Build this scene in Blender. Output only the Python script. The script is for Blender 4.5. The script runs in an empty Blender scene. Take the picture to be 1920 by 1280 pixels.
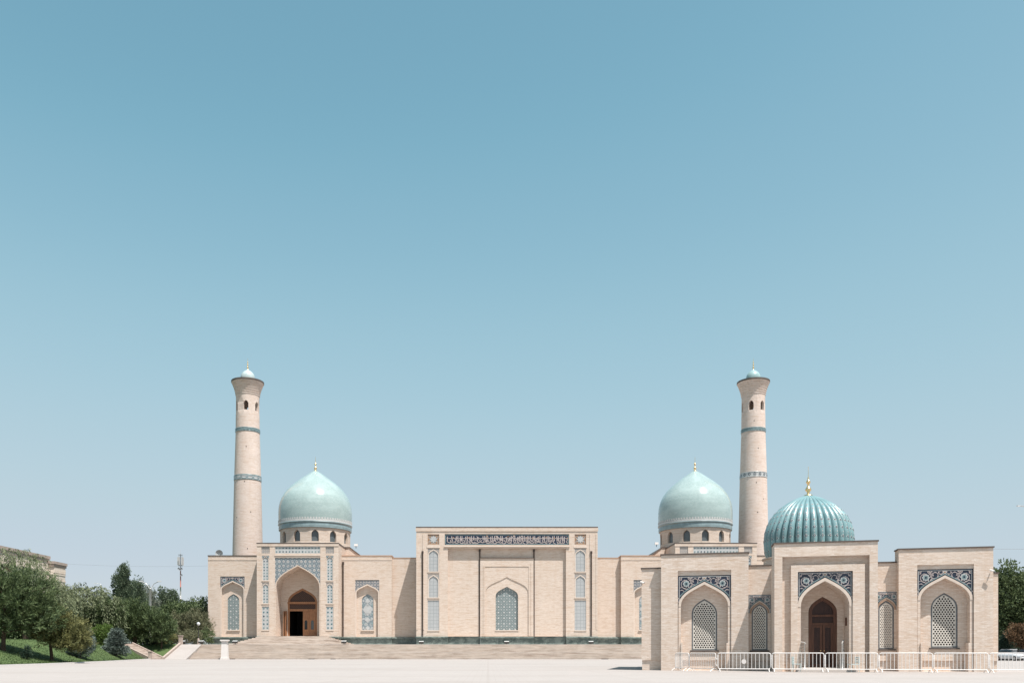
import bpy, math, random
import numpy as np
from mathutils import Vector, Matrix
from mathutils.geometry import delaunay_2d_cdt
R = math.radians
PI = math.pi
scene = bpy.context.scene
COL = scene.collection
random.seed(7)
rng = np.random.default_rng(11)

# ------------------------------------------------------------------ camera
F, CX, HY, EYE = 1600.0, 915.0, 1222.0, 1.1      # focal length / vanishing point / horizon measured on the 1920 px photograph
cam = bpy.data.cameras.new('camera')
cam.sensor_width = 36.0
cam.lens = 36.0 * F / 1920.0
cam.shift_x = (960 - CX) / 1920.0
cam.shift_y = (HY - 640) / 1920.0
cam.clip_start, cam.clip_end = 0.1, 20000
camo = bpy.data.objects.new('camera', cam)
camo.location = (0, 0, EYE)
camo.rotation_euler = (R(90), 0, 0)
COL.objects.link(camo)
scene.camera = camo

# ------------------------------------------------------------------ light
SUN_EL, SUN_AZ = R(66), R(40)                     # azimuth to the right of the line from the mosque towards the camera
S = Vector((math.sin(SUN_AZ) * math.cos(SUN_EL), -math.cos(SUN_AZ) * math.cos(SUN_EL), math.sin(SUN_EL)))
world = bpy.data.worlds.new('World')
scene.world = world
world.use_nodes = True
wn = world.node_tree
wn.nodes.clear()
sky = wn.nodes.new('ShaderNodeTexSky')
sky.sky_type = 'NISHITA'
sky.sun_disc = False
sky.sun_elevation = SUN_EL
sky.sun_rotation = math.atan2(S.x, S.y)
sky.altitude = 450
sky.air_density = 1.0
sky.dust_density = 1.0
sky.ozone_density = 1.0
def vscale(k):
    nd = wn.nodes.new('ShaderNodeVectorMath'); nd.operation = 'SCALE'; nd.inputs['Scale'].default_value = k
    return nd
sc0, sc1 = vscale(0.1), vscale(10.0)
crv = wn.nodes.new('ShaderNodeRGBCurve')           # tone grade of the whole sky (the photograph is graded towards teal)
GRADE = [[(0.0, 0.0), (0.101, 0.188), (0.120, 0.256), (0.164, 0.372), (0.239, 0.470), (0.441, 0.575), (1.0, 0.80)],
         [(0.0, 0.0), (0.161, 0.392), (0.191, 0.474), (0.256, 0.576), (0.359, 0.630), (0.558, 0.658), (1.0, 0.85)],
         [(0.0, 0.0), (0.290, 0.524), (0.333, 0.604), (0.417, 0.684), (0.523, 0.716), (0.587, 0.722), (1.0, 0.88)]]
for c, pts in zip(crv.mapping.curves, GRADE):
    c.points[0].location = pts[0]; c.points[1].location = pts[-1]
    for p in pts[1:-1]: c.points.new(*p)
crv.mapping.update()
bg = wn.nodes.new('ShaderNodeBackground')
bg.inputs['Strength'].default_value = 0.1 / 2 ** 0.78
wn.links.new(sky.outputs[0], sc0.inputs[0])
wn.links.new(sc0.outputs[0], crv.inputs['Color'])
wn.links.new(crv.outputs[0], sc1.inputs[0])
wn.links.new(sc1.outputs[0], bg.inputs['Color'])
wo = wn.nodes.new('ShaderNodeOutputWorld')
wn.links.new(bg.outputs[0], wo.inputs['Surface'])
sun = bpy.data.lights.new('sun', 'SUN')
sun.energy = 4.6
sun.angle = R(0.53)
sun.color = (1.0, 0.955, 0.90)
suno = bpy.data.objects.new('sun', sun)
suno.rotation_euler = S.to_track_quat('Z', 'Y').to_euler()
suno.location = (60, -40, 120)
COL.objects.link(suno)
vs = scene.view_settings
vs.view_transform = 'Standard'
vs.look = 'None'
vs.gamma = 1.0
vs.exposure = 0.78
vs.use_curve_mapping = False
scene.cycles.max_bounces = 6
scene.cycles.transparent_max_bounces = 6

# ------------------------------------------------------------------ node helper
class NT:
    def __init__(s, name, rough=0.85, spec=0.3):
        s.mat = bpy.data.materials.new(name)
        s.mat.use_nodes = True
        s.nt = s.mat.node_tree
        s.p = s.nt.nodes['Principled BSDF']
        s.p.inputs['Roughness'].default_value = rough
        s.p.inputs['Specular IOR Level'].default_value = spec
        s._oc = None
    def n(s, t, **kw):
        nd = s.nt.nodes.new(t)
        for k, v in kw.items(): setattr(nd, k, v)
        return nd
    def put(s, sock, v):
        if isinstance(v, bpy.types.NodeSocket): s.nt.links.new(v, sock)
        elif v is not None:
            if isinstance(v, (tuple, list)) and len(v) == 3 and sock.type == 'RGBA': v = (*v, 1)
            sock.default_value = v
    def m(s, op, a, b=None, c=None):
        nd = s.n('ShaderNodeMath', operation=op)
        for i, v in enumerate((a, b, c)):
            if v is not None: s.put(nd.inputs[i], v)
        return nd.outputs[0]
    def oc(s):
        if s._oc is None: s._oc = s.n('ShaderNodeTexCoord').outputs['Object']
        return s._oc
    def xyz(s, v=None):
        nd = s.n('ShaderNodeSeparateXYZ'); s.put(nd.inputs[0], v or s.oc()); return nd.outputs
    def vec(s, x, y, z=0.0):
        nd = s.n('ShaderNodeCombineXYZ')
        for i, v in enumerate((x, y, z)): s.put(nd.inputs[i], v)
        return nd.outputs[0]
    def mul(s, v, k):
        nd = s.n('ShaderNodeVectorMath', operation='MULTIPLY'); s.put(nd.inputs[0], v); s.put(nd.inputs[1], k); return nd.outputs[0]
    def noise(s, v, scale=1.0, detail=3.0, rough=0.55):
        nd = s.n('ShaderNodeTexNoise'); s.put(nd.inputs['Vector'], v)
        nd.inputs['Scale'].default_value = scale; nd.inputs['Detail'].default_value = detail; nd.inputs['Roughness'].default_value = rough
        return nd.outputs[0]
    def ramp(s, f, a, b):
        nd = s.n('ShaderNodeMapRange'); s.put(nd.inputs[0], f); nd.inputs[1].default_value = a; nd.inputs[2].default_value = b
        return nd.outputs[0]
    def mix(s, f, a, b, mode='MIX'):
        nd = s.n('ShaderNodeMix', data_type='RGBA', blend_type=mode)
        s.put(nd.inputs[0], f); s.put(nd.inputs[6], a); s.put(nd.inputs[7], b)
        return nd.outputs[2]
    def color(s, c): s.put(s.p.inputs['Base Color'], c); return s
    def bump(s, h, strength=0.3, dist=0.02):
        nd = s.n('ShaderNodeBump'); nd.inputs['Strength'].default_value = strength; nd.inputs['Distance'].default_value = dist
        s.put(nd.inputs['Height'], h); s.nt.links.new(nd.outputs[0], s.p.inputs['Normal']); return s

K = 0.735                                          # material colours below are given as seen at exposure 0.42; K brings them to real reflectances
def kk(c, k=None): return tuple(x * (k or K) for x in c)
def brick_mat(name, base, lo, hi, bw=0.27, bh=0.082, cyl=None, stain=0.25, streak=0.7, fz=0.36):
    base, lo, hi = kk(base), kk(lo), kk(hi)
    t = NT(name, 0.9, 0.15)
    o = t.xyz()
    if cyl: u = t.m('MULTIPLY', t.m('ARCTAN2', o[1], o[0]), cyl)
    else: u = t.m('ADD', o[0], o[1])
    v = t.vec(u, o[2])
    br = t.n('ShaderNodeTexBrick')
    t.put(br.inputs['Vector'], v)
    br.inputs['Scale'].default_value = 1.0
    br.inputs['Brick Width'].default_value = bw
    br.inputs['Row Height'].default_value = bh
    br.inputs['Mortar Size'].default_value = 0.008
    br.inputs['Mortar Smooth'].default_value = 0.3
    br.inputs['Color1'].default_value = (*lo, 1); br.inputs['Color2'].default_value = (*hi, 1)
    br.inputs['Mortar'].default_value = (*[c * 0.86 for c in base], 1)
    n1 = t.noise(t.mul(t.vec(u, o[2], o[1]), (1.8 * fz, 11.0 * fz, 0.0)), 1.0, 4.0, 0.65)
    n2 = t.noise(t.mul(t.vec(u, o[2], o[1]), (0.35, 0.5, 0.0)), 1.0, 4.0, 0.6)
    n3 = t.noise(t.mul(t.vec(u, o[2], o[1]), (4.0 * fz, 24.0 * fz, 0.0)), 1.0, 2.0, 0.6)
    c = t.mix(t.ramp(n1, 0.50, 0.74), br.outputs[0], tuple(k * q for k, q in zip(base, (0.76, 0.68, 0.60))))
    n4 = t.noise(t.mul(t.vec(u, o[2], o[1]), (0.9 * fz, 15.0 * fz, 0.0)), 1.0, 3.0, 0.6)
    c = t.mix(t.m('MULTIPLY', t.ramp(n4, 0.54, 0.70), streak * 0.75), c, tuple(k * q for k, q in zip(base, (0.80, 0.68, 0.57))))
    c = t.mix(t.m('MULTIPLY', t.ramp(n3, 0.52, 0.75), streak), c, tuple(k * q for k, q in zip(base, (0.74, 0.66, 0.58))))
    c = t.mix(t.m('MULTIPLY', t.ramp(n2, 0.55, 0.75), stain), c, tuple(k * q for k, q in zip(base, (0.88, 0.74, 0.62))))
    c = t.mix(t.m('MULTIPLY', t.ramp(n2, 0.45, 0.28), 0.35), c, tuple(min(1, k * 1.16) for k in base))
    n5 = t.noise(t.mul(t.vec(u, o[2], o[1]), (1.5, 0.11, 0.0)), 1.0, 3.0, 0.6)
    c = t.mix(t.m('MULTIPLY', t.ramp(n5, 0.56, 0.76), 0.30), c, tuple(k * q for k, q in zip(base, (0.80, 0.68, 0.57))))
    t.color(c)
    t.bump(t.m('ADD', br.outputs['Fac'], n3), 0.25, -0.012)
    return t.mat

def plain(name, col, rough=0.6, spec=0.4, var=0.15, nscale=2.0, metal=0.0, bump=0.0):
    col = kk(col) if metal < 0.5 else col
    t = NT(name, rough, spec)
    n = t.noise(t.oc(), nscale, 4.0, 0.6)
    c = t.mix(t.ramp(n, 0.3, 0.7), tuple(k * (1 - var) for k in col), tuple(min(1, k * (1 + var)) for k in col))
    t.color(c)
    t.p.inputs['Metallic'].default_value = metal
    if bump: t.bump(n, bump, 0.02)
    return t.mat

M = {}
M['brick'] = brick_mat('mosque_brick', (0.785, 0.662, 0.572), (0.755, 0.625, 0.53), (0.815, 0.70, 0.615))
M['brick2'] = brick_mat('museum_brick', (0.875, 0.745, 0.65), (0.80, 0.66, 0.56), (0.92, 0.80, 0.71), stain=0.25, streak=0.9, fz=0.9)
M['brick_min'] = brick_mat('minaret_brick', (0.82, 0.69, 0.622), (0.785, 0.645, 0.57), (0.85, 0.735, 0.67), cyl=2.5)
M['rim'] = plain('pale_brick_rim', (0.80, 0.68, 0.59), 0.9, 0.15, 0.06, 3.0)
M['coping'] = plain('coping_tin', (0.13, 0.10, 0.085), 0.6, 0.4, 0.25, 1.0)
M['terracotta'] = plain('roof_edge_copper', (0.55, 0.36, 0.26), 0.7, 0.3, 0.1, 0.6)
M['dark'] = plain('interior_dark', (0.018, 0.016, 0.016), 0.7, 0.2, 0.2)  # near-black colour standing in for unlit depth inside openings
M['glass'] = plain('dark_glass', (0.03, 0.035, 0.04), 0.12, 0.6, 0.2, 1.0)
M['glass_grey'] = plain('grey_glass', (0.13, 0.15, 0.16), 0.2, 0.6, 0.2, 0.6)
M['pipe'] = plain('downpipe_brown', (0.06, 0.04, 0.034), 0.5, 0.4, 0.2)
M['lattice'] = plain('lattice_plaster', (0.80, 0.75, 0.68), 0.85, 0.2, 0.08, 3.0)
M['lattice_edge'] = plain('lattice_tile_edge', (0.16, 0.17, 0.18), 0.5, 0.4, 0.4, 20.0)
M['navy'] = plain('navy_glaze', (0.022, 0.035, 0.065), 0.25, 0.5, 0.35, 4.0)
M['navy2'] = plain('slate_glaze', (0.07, 0.10, 0.13), 0.3, 0.5, 0.3, 5.0)
M['teal'] = plain('teal_glaze', (0.09, 0.19, 0.22), 0.25, 0.5, 0.35, 6.0)
M['teal2'] = plain('teal_glaze_light', (0.22, 0.31, 0.32), 0.25, 0.5, 0.25, 6.0)
M['paleblue'] = plain('pale_blue_tile', (0.55, 0.56, 0.56), 0.3, 0.5, 0.12, 2.0)
M['bandgrey'] = plain('grey_teal_tile', (0.27, 0.36, 0.38), 0.35, 0.5, 0.2, 1.2)
M['white_tile'] = plain('white_tile', (0.62, 0.62, 0.61), 0.35, 0.5, 0.1, 3.0)
M['pinkwhite'] = plain('pink_white_glaze', (0.56, 0.48, 0.46), 0.35, 0.5, 0.12, 6.0)
M['ochre'] = plain('ochre_glaze', (0.42, 0.25, 0.15), 0.5, 0.4, 0.2, 5.0)
M['gold'] = plain('gilt_metal', (0.80, 0.58, 0.30), 0.28, 0.5, 0.08, 3.0, metal=0.9)
M['wood'] = None
M['white_paint'] = plain('white_barrier_paint', (1.0, 0.97, 0.95), 0.45, 0.4, 0.08, 6.0)
M['steel'] = plain('stainless_steel', (0.70, 0.69, 0.67), 0.35, 0.5, 0.1, 5.0, metal=0.4)
M['white_stone'] = plain('white_stone', (0.88, 0.83, 0.80), 0.8, 0.2, 0.06, 1.5)
M['lamp'] = plain('lamp_black', (0.05, 0.05, 0.05), 0.4, 0.5, 0.2)
M['lampglass'] = plain('lamp_glass', (0.75, 0.76, 0.76), 0.1, 0.6, 0.05)
M['curb'] = plain('kerb_stone', (0.50, 0.41, 0.36), 0.85, 0.2, 0.15, 2.0)

def wood_mat(name, col, k=0.55):
    col = kk(col)
    t = NT(name, 0.5, 0.35)
    n = t.noise(t.mul(t.oc(), (14.0, 14.0, 1.6)), 1.0, 4.0, 0.6)
    t.color(t.mix(t.ramp(n, 0.3, 0.7), tuple(c * k for c in col), col)); t.bump(n, 0.15, 0.01)
    return t.mat
M['wood'] = wood_mat('door_wood', (0.52, 0.25, 0.125))
M['wood_red'] = wood_mat('red_brown_panel', (0.075, 0.035, 0.028))
M['wood_dark'] = wood_mat('dark_door_wood', (0.19, 0.085, 0.052))

def tile_grid(name, cell, grout, c1, c2, rough=0.3, jitter=1.0):
    grout, c1, c2 = kk(grout), kk(c1), kk(c2)
    t = NT(name, rough, 0.5)
    o = t.xyz()
    v = t.vec(o[0], o[2])
    b = t.n('ShaderNodeTexBrick'); b.offset = 0.0
    t.put(b.inputs['Vector'], v)
    b.inputs['Scale'].default_value = 1.0
    b.inputs['Brick Width'].default_value = cell; b.inputs['Row Height'].default_value = cell
    b.inputs['Mortar Size'].default_value = cell * 0.07
    b.inputs['Color1'].default_value = (*c1, 1); b.inputs['Color2'].default_value = (*c2, 1); b.inputs['Mortar'].default_value = (*grout, 1)
    n = t.noise(v, 6.0 / cell, 2.0)
    t.color(t.mix(t.m('MULTIPLY', t.ramp(n, 0.4, 0.7), 0.5 * jitter), b.outputs[0], grout))
    t.bump(b.outputs['Fac'], 0.3, -0.01)
    return t.mat
M['panel_grey'] = tile_grid('pale_grey_tile_panel', 0.62, (0.36, 0.38, 0.39), (0.505, 0.52, 0.53), (0.55, 0.56, 0.565))

def mosaic_mat(name, cell, cols, rough=0.35):
    """star and cross mosaic: periodic interlace of four colours with a little disorder"""
    cols = [kk(c) for c in cols]
    t = NT(name, rough, 0.5)
    o = t.xyz()
    k = 2 * PI / cell
    a = t.m('COSINE', t.m('MULTIPLY', o[0], k)); b = t.m('COSINE', t.m('MULTIPLY', o[2], k))
    c = t.m('COSINE', t.m('MULTIPLY', t.m('ADD', o[0], o[2]), k)); d = t.m('COSINE', t.m('MULTIPLY', t.m('SUBTRACT', o[0], o[2]), k))
    s1 = t.m('ADD', a, b); s2 = t.m('ADD', c, d)
    vo = t.n('ShaderNodeTexVoronoi'); t.put(vo.inputs['Vector'], t.vec(o[0], o[2])); vo.inputs['Scale'].default_value = 3.2 / cell
    j = t.xyz(vo.outputs['Color'])
    col = t.mix(t.m('GREATER_THAN', t.m('ADD', s1, t.m('MULTIPLY', j[0], 0.5)), 0.55), cols[0], cols[1])
    col = t.mix(t.m('GREATER_THAN', t.m('ADD', s2, t.m('MULTIPLY', j[1], 0.5)), 1.0), col, cols[2])
    col = t.mix(t.m('GREATER_THAN', t.m('MULTIPLY', s1, s2), 2.2), col, cols[3])
    col = t.mix(t.m('MULTIPLY', t.m('GREATER_THAN', j[2], 0.7), 0.6), col, cols[0])
    t.color(col); t.bump(s2, 0.15, 0.01)
    return t.mat
M['mosaic'] = mosaic_mat('blue_star_mosaic', 0.78, [(0.19, 0.23, 0.26), (0.54, 0.54, 0.53), (0.33, 0.38, 0.39), (0.46, 0.37, 0.33)])
M['mosaic2'] = mosaic_mat('grey_lace_mosaic', 0.52, [(0.18, 0.19, 0.21), (0.56, 0.54, 0.52), (0.34, 0.36, 0.38), (0.42, 0.31, 0.28)])
M['mosaic3'] = mosaic_mat('pale_lace_mosaic', 0.40, [(0.36, 0.33, 0.31), (0.52, 0.47, 0.43), (0.40, 0.40, 0.40), (0.46, 0.36, 0.30)])
M['teal_panel'] = mosaic_mat('teal_window_mosaic', 0.48, [(0.20, 0.245, 0.25), (0.37, 0.41, 0.41), (0.31, 0.36, 0.36), (0.39, 0.43, 0.42)])
M['floral'] = mosaic_mat('floral_window_mosaic', 0.95, [(0.24, 0.29, 0.32), (0.46, 0.50, 0.51), (0.34, 0.41, 0.43), (0.48, 0.46, 0.45)])

def dome_mat(name, c1, c2, rough, courses):
    c1, c2 = kk(c1), kk(c2)
    t = NT(name, rough, 0.5)
    o = t.xyz()
    ang = t.m('MULTIPLY', t.m('ARCTAN2', o[1], o[0]), 6.8)
    v = t.vec(ang, o[2])
    n = t.noise(t.mul(v, (1.6, 7.0, 0)), 1.0, 4.0, 0.65)
    n2 = t.noise(t.mul(v, (0.3, 0.6, 0)), 1.0, 3.0, 0.5)
    b = t.n('ShaderNodeTexBrick'); t.put(b.inputs['Vector'], v)
    b.inputs['Scale'].default_value = 1.0; b.inputs['Brick Width'].default_value = 0.34; b.inputs['Row Height'].default_value = courses
    b.inputs['Mortar Size'].default_value = 0.012
    b.inputs['Color1'].default_value = (*c1, 1); b.inputs['Color2'].default_value = (*c2, 1); b.inputs['Mortar'].default_value = (*[k * 0.7 for k in c1], 1)
    c = t.mix(t.m('MULTIPLY', t.ramp(n, 0.42, 0.72), 0.5), b.outputs[0], tuple(k * 0.76 for k in c1))
    c = t.mix(t.m('MULTIPLY', t.ramp(n2, 0.45, 0.7), 0.35), c, tuple(min(1, k * 1.25) for k in c2))
    t.color(c)
    t.bump(t.m('ADD', n, t.m('MULTIPLY', b.outputs['Fac'], 0.4)), 0.03, 0.02)
    return t.mat
M['dome'] = dome_mat('turquoise_dome_tile', (0.40, 0.515, 0.505), (0.46, 0.57, 0.56), 0.16, 0.2)
M['dome_pale'] = dome_mat('pale_cupola_tile', (0.54, 0.645, 0.65), (0.58, 0.68, 0.68), 0.3, 0.2)
M['dome_pale2'] = dome_mat('green_cupola_tile', (0.37, 0.545, 0.56), (0.41, 0.585, 0.59), 0.3, 0.2)
M['rib'] = plain('ribbed_turquoise_glaze', (0.22, 0.375, 0.40), 0.36, 0.5, 0.2, 2.5)

def plinth_mat():
    t = NT('green_marble', 0.4, 0.4)
    n = t.noise(t.mul(t.oc(), (0.9, 0.9, 1.4)), 1.0, 6.0, 0.7)
    n2 = t.noise(t.mul(t.oc(), (5.0, 5.0, 2.0)), 1.0, 4.0, 0.7)
    oi = t.n('ShaderNodeObjectInfo')
    c = t.mix(t.ramp(n, 0.42, 0.60), (0.06, 0.085, 0.078), (0.20, 0.235, 0.215))
    c = t.mix(t.m('MULTIPLY', t.ramp(n2, 0.5, 0.7), 0.6), c, (0.035, 0.055, 0.05))
    c = t.mix(t.m('MULTIPLY', oi.outputs['Random'], 0.35), c, (0.18, 0.22, 0.205))
    return t.color(c).mat
M['marble'] = plinth_mat()
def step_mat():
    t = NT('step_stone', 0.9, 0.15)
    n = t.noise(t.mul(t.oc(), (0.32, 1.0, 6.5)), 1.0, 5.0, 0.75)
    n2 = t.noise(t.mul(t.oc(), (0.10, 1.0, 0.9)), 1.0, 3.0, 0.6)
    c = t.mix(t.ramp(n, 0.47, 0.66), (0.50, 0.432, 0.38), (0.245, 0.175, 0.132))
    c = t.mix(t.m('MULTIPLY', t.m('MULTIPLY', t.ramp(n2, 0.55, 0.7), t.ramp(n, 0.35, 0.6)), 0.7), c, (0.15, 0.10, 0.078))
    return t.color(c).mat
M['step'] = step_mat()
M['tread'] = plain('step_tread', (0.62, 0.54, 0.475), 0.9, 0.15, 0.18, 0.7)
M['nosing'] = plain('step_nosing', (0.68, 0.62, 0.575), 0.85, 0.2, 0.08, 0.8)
def plaza_mat():
    t = NT('pale_plaza_paving', 0.9, 0.15)
    o = t.xyz()
    n = t.noise(t.mul(t.oc(), (0.05, 0.12, 1)), 1.0, 5.0, 0.6)
    n2 = t.noise(t.oc(), 1.3, 4.0, 0.6)
    b = t.n('ShaderNodeTexBrick'); b.offset = 0.5; t.put(b.inputs['Vector'], t.oc())
    b.inputs['Scale'].default_value = 1.0; b.inputs['Brick Width'].default_value = 0.6; b.inputs['Row Height'].default_value = 0.4
    b.inputs['Mortar Size'].default_value = 0.006
    b.inputs['Color1'].default_value = (0.326, 0.298, 0.283, 1); b.inputs['Color2'].default_value = (0.347, 0.317, 0.302, 1); b.inputs['Mortar'].default_value = (0.25, 0.225, 0.211, 1)
    c = t.mix(t.m('MULTIPLY', t.ramp(n, 0.48, 0.66), 0.45), b.outputs[0], (0.278, 0.248, 0.230))
    c = t.mix(t.m('MULTIPLY', t.ramp(n2, 0.5, 0.7), 0.2), c, (0.36, 0.334, 0.318))
    b2 = t.n('ShaderNodeTexBrick'); b2.offset = 0.0; t.put(b2.inputs['Vector'], t.oc())
    b2.inputs['Scale'].default_value = 1.0; b2.inputs['Brick Width'].default_value = 6.0; b2.inputs['Row Height'].default_value = 6.0
    b2.inputs['Mortar Size'].default_value = 0.07; b2.inputs['Color1'].default_value = (0, 0, 0, 1); b2.inputs['Color2'].default_value = (0.25, 0.25, 0.25, 1); b2.inputs['Mortar'].default_value = (1, 1, 1, 1)
    c = t.mix(t.m('MULTIPLY', b2.outputs[0], 0.16), c, (0.23, 0.2, 0.183))
    n3 = t.noise(t.mul(t.oc(), (0.022, 0.30, 1)), 1.0, 4.0, 0.65)
    c = t.mix(t.m('MULTIPLY', t.ramp(n3, 0.54, 0.72), 0.35), c, (0.257, 0.223, 0.203))
    return t.color(c).mat
M['plaza'] = plaza_mat()
def grass_mat():
    t = NT('lawn_grass', 0.9, 0.15)
    n = t.noise(t.oc(), 0.5, 5.0, 0.65); n2 = t.noise(t.oc(), 6.0, 3.0, 0.6)
    c = t.mix(t.ramp(n, 0.35, 0.68), (0.046, 0.076, 0.028), (0.095, 0.132, 0.05))
    c = t.mix(t.m('MULTIPLY', t.ramp(n2, 0.4, 0.7), 0.5), c, (0.036, 0.06, 0.022))
    t.bump(n2, 0.5, 0.08)
    return t.color(c).mat
M['grass'] = grass_mat()

def leaf_mat(name, a, b, trans=0.25):
    t = NT(name, 0.65, 0.25)
    g = t.n('ShaderNodeNewGeometry')
    n = t.noise(t.oc(), 1.5, 2.0)
    f = t.m('ADD', t.m('MULTIPLY', g.outputs['Random Per Island'], 0.4), t.m('MULTIPLY', t.ramp(n, 0.36, 0.64), 0.6))
    c = t.mix(f, a, b)
    t.color(c)
    tr = t.n('ShaderNodeBsdfTranslucent'); t.put(tr.inputs['Color'], c)
    mx = t.n('ShaderNodeMixShader'); mx.inputs[0].default_value = trans
    t.nt.links.new(t.p.outputs[0], mx.inputs[1]); t.nt.links.new(tr.outputs[0], mx.inputs[2])
    out = [n_ for n_ in t.nt.nodes if n_.type == 'OUTPUT_MATERIAL'][0]
    t.nt.links.new(mx.outputs[0], out.inputs['Surface'])
    return t.mat
M['pine'] = leaf_mat('pine_needles', (0.024, 0.046, 0.022), (0.150, 0.195, 0.082), 0.12)
M['pine_y'] = leaf_mat('yellowish_pine_needles', (0.046, 0.060, 0.024), (0.255, 0.245, 0.098), 0.15)
M['spruce'] = leaf_mat('blue_spruce_needles', (0.055, 0.080, 0.070), (0.205, 0.245, 0.215), 0.1)
M['willow'] = leaf_mat('willow_leaves', (0.085, 0.110, 0.060), (0.225, 0.245, 0.14))
M['poplar'] = leaf_mat('poplar_leaves', (0.060, 0.090, 0.058), (0.17, 0.21, 0.135))
M['poplar_p'] = leaf_mat('pale_poplar_leaves', (0.15, 0.175, 0.14), (0.27, 0.29, 0.235))
M['broad'] = leaf_mat('broad_leaves', (0.042, 0.068, 0.032), (0.155, 0.195, 0.085))
M['dryleaf'] = leaf_mat('dry_grey_green_leaves', (0.075, 0.085, 0.048), (0.21, 0.205, 0.12), 0.15)
M['brown_leaf'] = leaf_mat('rusty_leaves', (0.10, 0.062, 0.035), (0.22, 0.135, 0.075))
M['bright'] = leaf_mat('bright_green_leaves', (0.055, 0.105, 0.020), (0.14, 0.20, 0.05))
M['darkgreen'] = leaf_mat('dark_green_leaves', (0.020, 0.042, 0.030), (0.055, 0.085, 0.055))
M['yellow_leaf'] = leaf_mat('yellow_green_leaves', (0.14, 0.14, 0.05), (0.30, 0.27, 0.11))
M['bark'] = plain('bark', (0.11, 0.078, 0.058), 0.95, 0.1, 0.35, 8.0, bump=0.6)

# ------------------------------------------------------------------ mesh builder
def pip(poly, x, y):
    c = False; j = len(poly) - 1
    for i in range(len(poly)):
        xi, yi = poly[i]; xj, yj = poly[j]
        if (yi > y) != (yj > y) and x < (xj - xi) * (y - yi) / (yj - yi) + xi: c = not c
        j = i
    return c

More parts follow.
